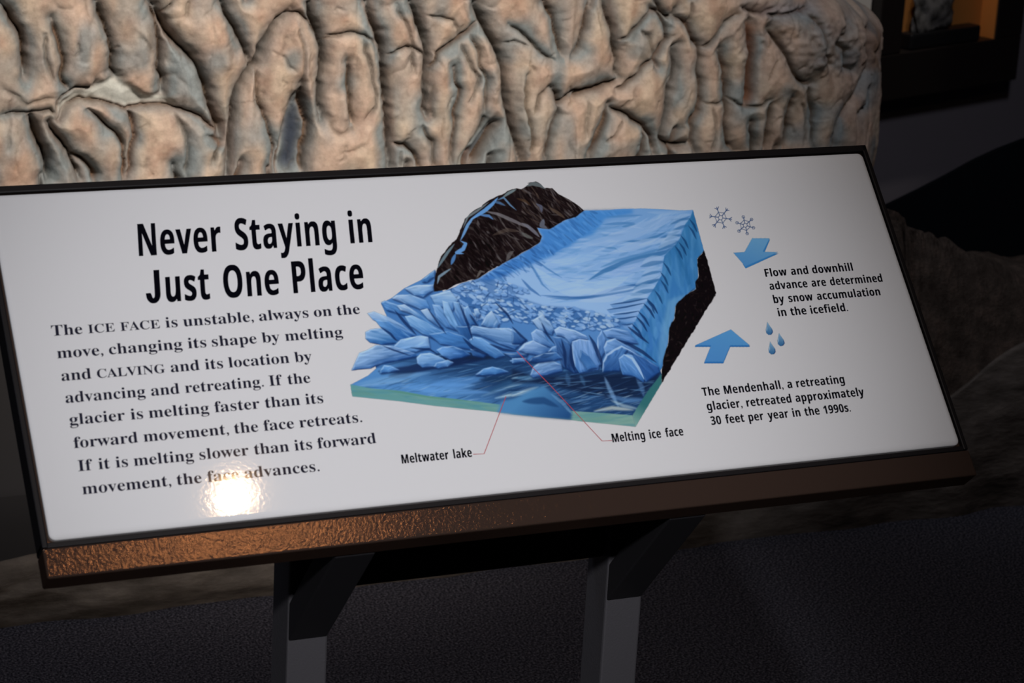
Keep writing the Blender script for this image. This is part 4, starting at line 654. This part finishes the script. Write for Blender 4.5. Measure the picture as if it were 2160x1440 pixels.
# lettering: outlines from Blender's built-in font and its mathematical alphabets
def alph(s, cap, low, dig):
    r = ''
    for ch in s:
        if 'A' <= ch <= 'Z': r += chr(cap + ord(ch) - 65)
        elif 'a' <= ch <= 'z': r += chr(low + ord(ch) - 97)
        elif '0' <= ch <= '9': r += chr(dig + ord(ch) - 48)
        else: r += ch
    return r
serif = lambda s: alph(s, 0x1D400, 0x1D41A, 0x1D7CE)
sans = lambda s: alph(s, 0x1D5D4, 0x1D5EE, 0x1D7EC)
sansr = lambda s: alph(s, 0x1D5A0, 0x1D5BA, 0x1D7E2)
def outline(s, sx, sy, off, space=1.0):
    """2D mesh arrays of a line of text: glyph size scaled (sx, sy), strokes grown by off (metres)"""
    cu = bpy.data.curves.new('glyphs', 'FONT'); cu.body = s; cu.resolution_u = 5; cu.space_word = space; cu.space_character = 1.07 if ord(s[0]) >= 0x1D5A0 else 1.0; cu.fill_mode = 'FRONT'
    o = bpy.data.objects.new('glyphs', cu); C.objects.link(o); bpy.context.view_layer.update(); dg = bpy.context.evaluated_depsgraph_get()
    cv2 = o.evaluated_get(dg).to_curve(dg).copy()
    for sp in cv2.splines:
        if sp.type == 'BEZIER':
            for p in sp.bezier_points:
                p.handle_left_type = p.handle_right_type = 'FREE'
            for p in sp.bezier_points:
                h1, c0, h2 = p.handle_left.copy(), p.co.copy(), p.handle_right.copy()
                p.co = (c0.x * sx, c0.y * sy, 0); p.handle_left = (h1.x * sx, h1.y * sy, 0); p.handle_right = (h2.x * sx, h2.y * sy, 0)
        else:
            for p in sp.points: p.co = (p.co.x * sx, p.co.y * sy, 0, 1)
    cv2.dimensions = '2D'; cv2.fill_mode = 'FRONT'; cv2.offset = off; cv2.resolution_u = 5
    o2 = bpy.data.objects.new('outline', cv2); C.objects.link(o2); bpy.context.view_layer.update(); dg = bpy.context.evaluated_depsgraph_get()
    me = bpy.data.meshes.new_from_object(o2.evaluated_get(dg)); n = len(me.vertices); co = np.zeros(n * 3); me.vertices.foreach_get('co', co); co = co.reshape(-1, 3)
    fs = [tuple(p.vertices) for p in me.polygons]
    bpy.data.objects.remove(o2); bpy.data.objects.remove(o); bpy.data.meshes.remove(me); bpy.data.curves.remove(cu); bpy.data.curves.remove(cv2)
    return co[:, :2], fs
def cap_h(style): co, _ = outline(style('H'), 1, 1, 0); return co[:, 1].max() - co[:, 1].min()
CAPS = {}
J_EXTRA = .20
def just_word(st, k, fx):
    """the heading's J hooks on the baseline instead of below it"""
    a = outline(st('Just'), 1, 1, 0)[0][:, 0].min(); co, fs = outline(st('ust'), k * fx, k, 0); h = CAPS[st]
    adv = outline(st('Jus'), 1, 1, 0)[0][:, 0].max() - outline(st('us'), 1, 1, 0)[0][:, 0].max(); adv += J_EXTRA; V_, r = [], .50
    cy = .19; pts_o = [(r, h)] + [(r * .5 + r * .5 * math.cos(t), cy - (cy + .01) * math.sin(t)) for t in np.linspace(0, math.pi * .98, 16)]
    th = .185; pts_i = [(r - th, h)] + [(r * .5 + (r * .5 - th) * math.cos(t), cy - (cy - .10) * math.sin(t)) for t in np.linspace(0, math.pi * .98, 16)]
    pts_o[-1] = (0.0, cy + .03); pts_i[-1] = (th * .80, cy + .03)
    V_ = [((x + a) * k * fx, y_ * k) for x, y_ in pts_o + pts_i]; n = len(pts_o); F_ = [(i, i + 1, n + i + 1, n + i) for i in range(n - 1)]
    co2 = co + np.array([adv * k * fx, 0]); return np.concatenate([np.array(V_), co2]), F_ + [tuple(j + 2 * n for j in f) for f in fs]
def text_line(runs, x0, x1, y, cap, off):
    """runs: list of (text, style, relative size); the line spans x0..x1 (mm) on baseline y"""
    parts, x = [], 0.0; lean = .13 if cap > 20 else (.08 if runs[0][1] is sans else .07)
    words = [(w, st, rs) for t_, st, rs in runs for w in t_.split(' ') if w]
    geo_ = []
    for w, st, rs in words:
        if st not in CAPS: CAPS[st] = cap_h(st)
        k = cap * .001 * rs / CAPS[st]; co, fs = outline(st(w), k, k, 0); a, b = co[:, 0].min(), co[:, 0].max() + (J_EXTRA * k if w == 'Just' else 0); geo_.append((w, st, k, rs, a, b))
    cap_m = cap * .001; gp = (.58 if cap < 20 else .42) if geo_[0][1] is sans else .50; sp = [gp * cap_m for g in geo_[:-1]]; tot = sum(b - a for *_, a, b in geo_); fx = ((x1 - x0) * .001 - sum(sp)) / tot; 
    V_, F_ = [], []; cur = x0 * .001; base = 0
    for i, (w, st, k, rs, a, b) in enumerate(geo_):
        co, fs = outline(st(w), k * fx, k, 0) if w != 'Just' else just_word(st, k, fx)
        co = co + np.array([cur - a * fx, y * .001])
        co = co + np.stack([(co[:, 1] - y * .001) * lean, co[:, 1] * 0], -1)
        for sh in ((0, .00034) if cap < 9 else ((-.0003, 0, .0003) if cap > 20 else (0,))): V_.append(co + np.array([sh, 0])); F_ += [tuple(j + base for j in f) for f in fs]; base += len(co)
        cur += (b - a) * fx + (sp[i] if i < len(sp) else 0)
    return np.concatenate(V_), F_
def text_part(name, lines, m, n=.00014, parent=None):
    V_, F_, base = [], [], 0
    for ln in lines:
        co, fs = text_line(*ln); V_.append(co); F_ += [tuple(j + base for j in f) for f in fs]; base += len(co)
    V_ = np.concatenate(V_); o = pydata(name, [S3(x, y, n) for x, y in V_], F_, m, parent or panel)
    if len(o.data.polygons) and o.data.polygons[0].normal.dot(SN) < 0: o.data.flip_normals()
    return o
hd = text_part('heading_text', [([('Never Staying in', sans, 1)], -326.2, -104.1, 95.3, 32.6, 0), ([('Just One Place', sans, 1)], -328.1, -123.0, 47.9, 32.6, 0)], m_ink); hd['label'] = 'bold black two line heading'
L_ = lambda t_, x1, y: ([(t_, serif, 1)], -416, x1, y, 10.2, 0)
bd = text_part('body_text', [([('The', serif, 1), ('ICE FACE', serif, .82), ('is unstable, always on the', serif, 1)], -417.3, -132.5, 22.7, 10.2, 0), L_('move, changing its shape by melting', -154, .9),
    ([('and', serif, 1), ('CALVING', serif, .82), ('and its location by', serif, 1)], -416, -188.3, -20.8, 10.2, 0), L_('advancing and retreating. If the', -194.3, -41.8), L_('glacier is melting faster than its', -186.6, -62.6), L_('forward movement, the face retreats.', -154.8, -84.4), L_('If it is melting slower than its forward', -146.3, -105.9), L_('movement, the face advances.', -204.4, -127.3)], m_ink2)
bd['label'] = 'eight lines of dark serif text'
cp = lambda t_, x0, x1, y: ([(t_, sans, 1)], x0, x1, y, 8.7, 0)
text_part('caption_text', [cp('Flow and downhill', 293.5, 393.5, 30.8), cp('advance are determined', 293.9, 422.9, 16.3), cp('by snow accumulation', 293.7, 415.4, 1.5), cp('in the icefield.', 294.2, 372.9, -13.0)], m_ink)['label'] = 'four line caption beside the upper arrow'
text_part('caption_text', [cp('The Mendenhall, a retreating', 187.4, 343.4, -89.6), cp('glacier, retreated approximately', 187.8, 360.6, -104.7), cp('30 feet per year in the 1990s.', 187.6, 340.1, -119.8)], m_ink)['label'] = 'three line caption at the lower right'
text_part('caption_text', [cp('Meltwater lake', -127.1, -59.5, -128)], m_ink)['label'] = 'Meltwater lake caption'
text_part('caption_text', [cp('Melting ice face', 81.7, 155.5, -127.5)], m_ink)['label'] = 'Melting ice face caption'
def flat_line(name, pts, w, m, n):
    q = px2panel(pts); vs, fs = [], []
    for i in range(len(q)):
        a, b = q[max(i - 1, 0)], q[min(i + 1, len(q) - 1)]; d = (b - a) / np.linalg.norm(b - a)
        if 0 < i < len(q) - 1:
            d1 = (q[i] - q[i - 1]) / np.linalg.norm(q[i] - q[i - 1]); nn = np.array([-d[1], d[0]]); k = 1 / max(.3, abs(nn @ np.array([-d1[1], d1[0]])))
        else: nn = np.array([-d[1], d[0]]); k = 1
        vs += [S3(*(q[i] + nn * w * k), n), S3(*(q[i] - nn * w * k), n)]
    for i in range(len(q) - 1): fs.append((2 * i, 2 * i + 1, 2 * i + 3, 2 * i + 2))
    o = pydata(name, vs, fs, m, panel)
    if o.data.polygons[0].normal.dot(SN) < 0: o.data.flip_normals()
    return o
flat_line('pointer_line', [(1067, 836), (1021, 957), (998, 958)], .00033, m_red, .00024)['label'] = 'thin red line to the meltwater lake'
flat_line('pointer_line', [(1090, 741), (1160, 812), (1270, 930), (1291, 929)], .00033, m_red, .00024)['label'] = 'thin red line to the ice face'

# printed pictures
cv = Canvas(-178, -116, 322, 152, 3.4)
paint_glacier(cv); soften(cv); cov_big = cv.cov.copy(); paint_small_signs(cv)
im_ = np.clip((cv.im - .55) * 1.07 + .545, 0.04, 1); mean_ = im_.mean(-1, keepdims=True); im_ = np.clip(mean_ + (im_ - mean_) * .87, .03, 1)
alb = S2L(im_) / S2L(185 / 255.) * .80
rgba = np.ones((cv.h, cv.w, 4), np.float32); rgba[..., :3] = L2S(np.clip(alb, 0, 1)); rgba[..., 3] = np.clip(cv.cov, 0, 1)
img = bpy.data.images.new('printed_diagram', cv.w, cv.h, alpha=True); img.alpha_mode = 'CHANNEL_PACKED'; img.pixels.foreach_set(rgba[::-1].reshape(-1)); img.update(); img.pack()
m_print = mat('printed_picture', rough=.08); ti = node(m_print, 'ShaderNodeTexImage'); ti.image = img; ti.interpolation = 'Linear'; ti.extension = 'EXTEND'
wire(m_print, ti.outputs['Color'], bsdf(m_print).inputs['Base Color']); wire(m_print, ti.outputs['Alpha'], bsdf(m_print).inputs['Alpha'])
bump(m_print, noise_fac(m_print, 520, 2), .10, .0005)
def printed(name, region, label, cov=None):
    """the cells of the canvas that carry ink inside a rectangle of the picture, as one thin sheet on the panel"""
    cell = 4; gh, gw = cv.h // cell, cv.w // cell; cc = (cv.cov if cov is None else cov)[:gh * cell, :gw * cell].reshape(gh, cell, gw, cell).max((1, 3)) > .02
    (a0, b0), (a1, b1) = region; q = cv.c([(a0, b0), (a1, b0), (a1, b1), (a0, b1)]) / cell
    yy, xx = np.mgrid[0:gh, 0:gw]; m = np.zeros((gh, gw), bool)
    for i in range(4):
        ax, ay = q[i]; bx, by = q[(i + 1) % 4]
        if abs(ay - by) > 1e-9: m ^= ((yy + .5 > ay) != (yy + .5 > by)) & (xx + .5 < (bx - ax) * (yy + .5 - ay) / (by - ay) + ax)
    ys, xs_ = np.nonzero(cc & m); vid, vs, fs = {}, [], []
    def V__(i, j):
        if (i, j) not in vid: vid[(i, j)] = len(vs); vs.append((j, i))
        return vid[(i, j)]
    for i, j in zip(ys, xs_): fs.append((V__(i + 1, j), V__(i + 1, j + 1), V__(i, j + 1), V__(i, j)))
    pos = [S3((cv.x0 + j * cell / cv.k) * .001, (cv.y1 - i * cell / cv.k) * .001, .00007) for j, i in vs]
    me = bpy.data.meshes.new(name); me.from_pydata([tuple(p) for p in pos], [], fs); uvl = me.uv_layers.new(name='print'); ua = np.array([(j * cell / cv.w, 1 - i * cell / cv.h) for j, i in vs]); li = np.zeros(len(me.loops), int); me.loops.foreach_get('vertex_index', li); uvl.data.foreach_set('uv', ua[li].reshape(-1))
    me.update(); o = link(name, me, m_print, panel)
    if me.polygons and me.polygons[0].normal.dot(SN) < 0: me.flip_normals()
    o['label'] = label; return o
printed('glacier_illustration', ((730, 375), (1516, 905)), 'painted block diagram of a blue glacier calving into a lake', cov_big)
printed('snowflake', ((1492, 430), (1545, 486)), 'left printed snowflake'); printed('snowflake', ((1545.5, 448), (1598, 500)), 'right printed snowflake')
printed('arrow', ((1540, 500.5), (1648, 570)), 'blue arrow pointing down left'); printed('arrow', ((1462, 690), (1590, 772)), 'blue arrow pointing up')
printed('water_drop', ((1611, 676), (1634, 712)), 'top water drop'); printed('water_drop', ((1638, 698), (1660, 738)), 'right water drop'); printed('water_drop', ((1616, 714), (1637.5, 753)), 'lower water drop')

# ---------------------------------------------------------------- ceiling spotlights (above the picture)
m_can = mat('lamp_can_black', (.02, .02, .02), .5)
def fixture(loc, tgt, label):
    o = thing('ceiling_spotlight', label, 'spotlight', loc, 'ceiling spotlights above the exhibit'); d = (Vector(tgt) - Vector(loc)).normalized(); qn = d.to_track_quat('-Z', 'Y')
    bm = bmesh.new(); n = 28; rings = [(.062, .012), (.066, .012), (.066, -.11), (.03, -.15), (.0, -.15)]; rr = []
    for r_, z_ in rings: rr.append([bm.verts.new(qn @ Vector((r_ * math.cos(6.2832 * i / n), r_ * math.sin(6.2832 * i / n), -z_))) for i in range(n)] if r_ else [bm.verts.new(qn @ Vector((0, 0, -z_)))])
    for a, b in zip(rr, rr[1:]):
        for i in range(n):
            j = (i + 1) % n
            bm.faces.new([a[i], a[j], b[j], b[i]] if len(b) > 1 else [a[i], a[j], b[0]])
    me = bpy.data.meshes.new('can'); bm.to_mesh(me); bm.free(); link('can', me, m_can, o)
    top = 3.1 - loc[2]; box('stem', -.008, .008, -.008, .008, 0.06, top, m_can, o)
    return o
fixture((0.415, -1.09, 2.90), (-.28, -.1, .78), 'black ceiling spotlight aimed at the lower left of the sign')
fixture((-.80, -2.75, 2.70), (-.12, 0, .79), 'black ceiling spotlight behind the viewer, aimed at the whole sign')
fixture((.30, -1.55, 2.85), (.30, 1.75, .90), 'black ceiling spotlight aimed at the glacier cast')
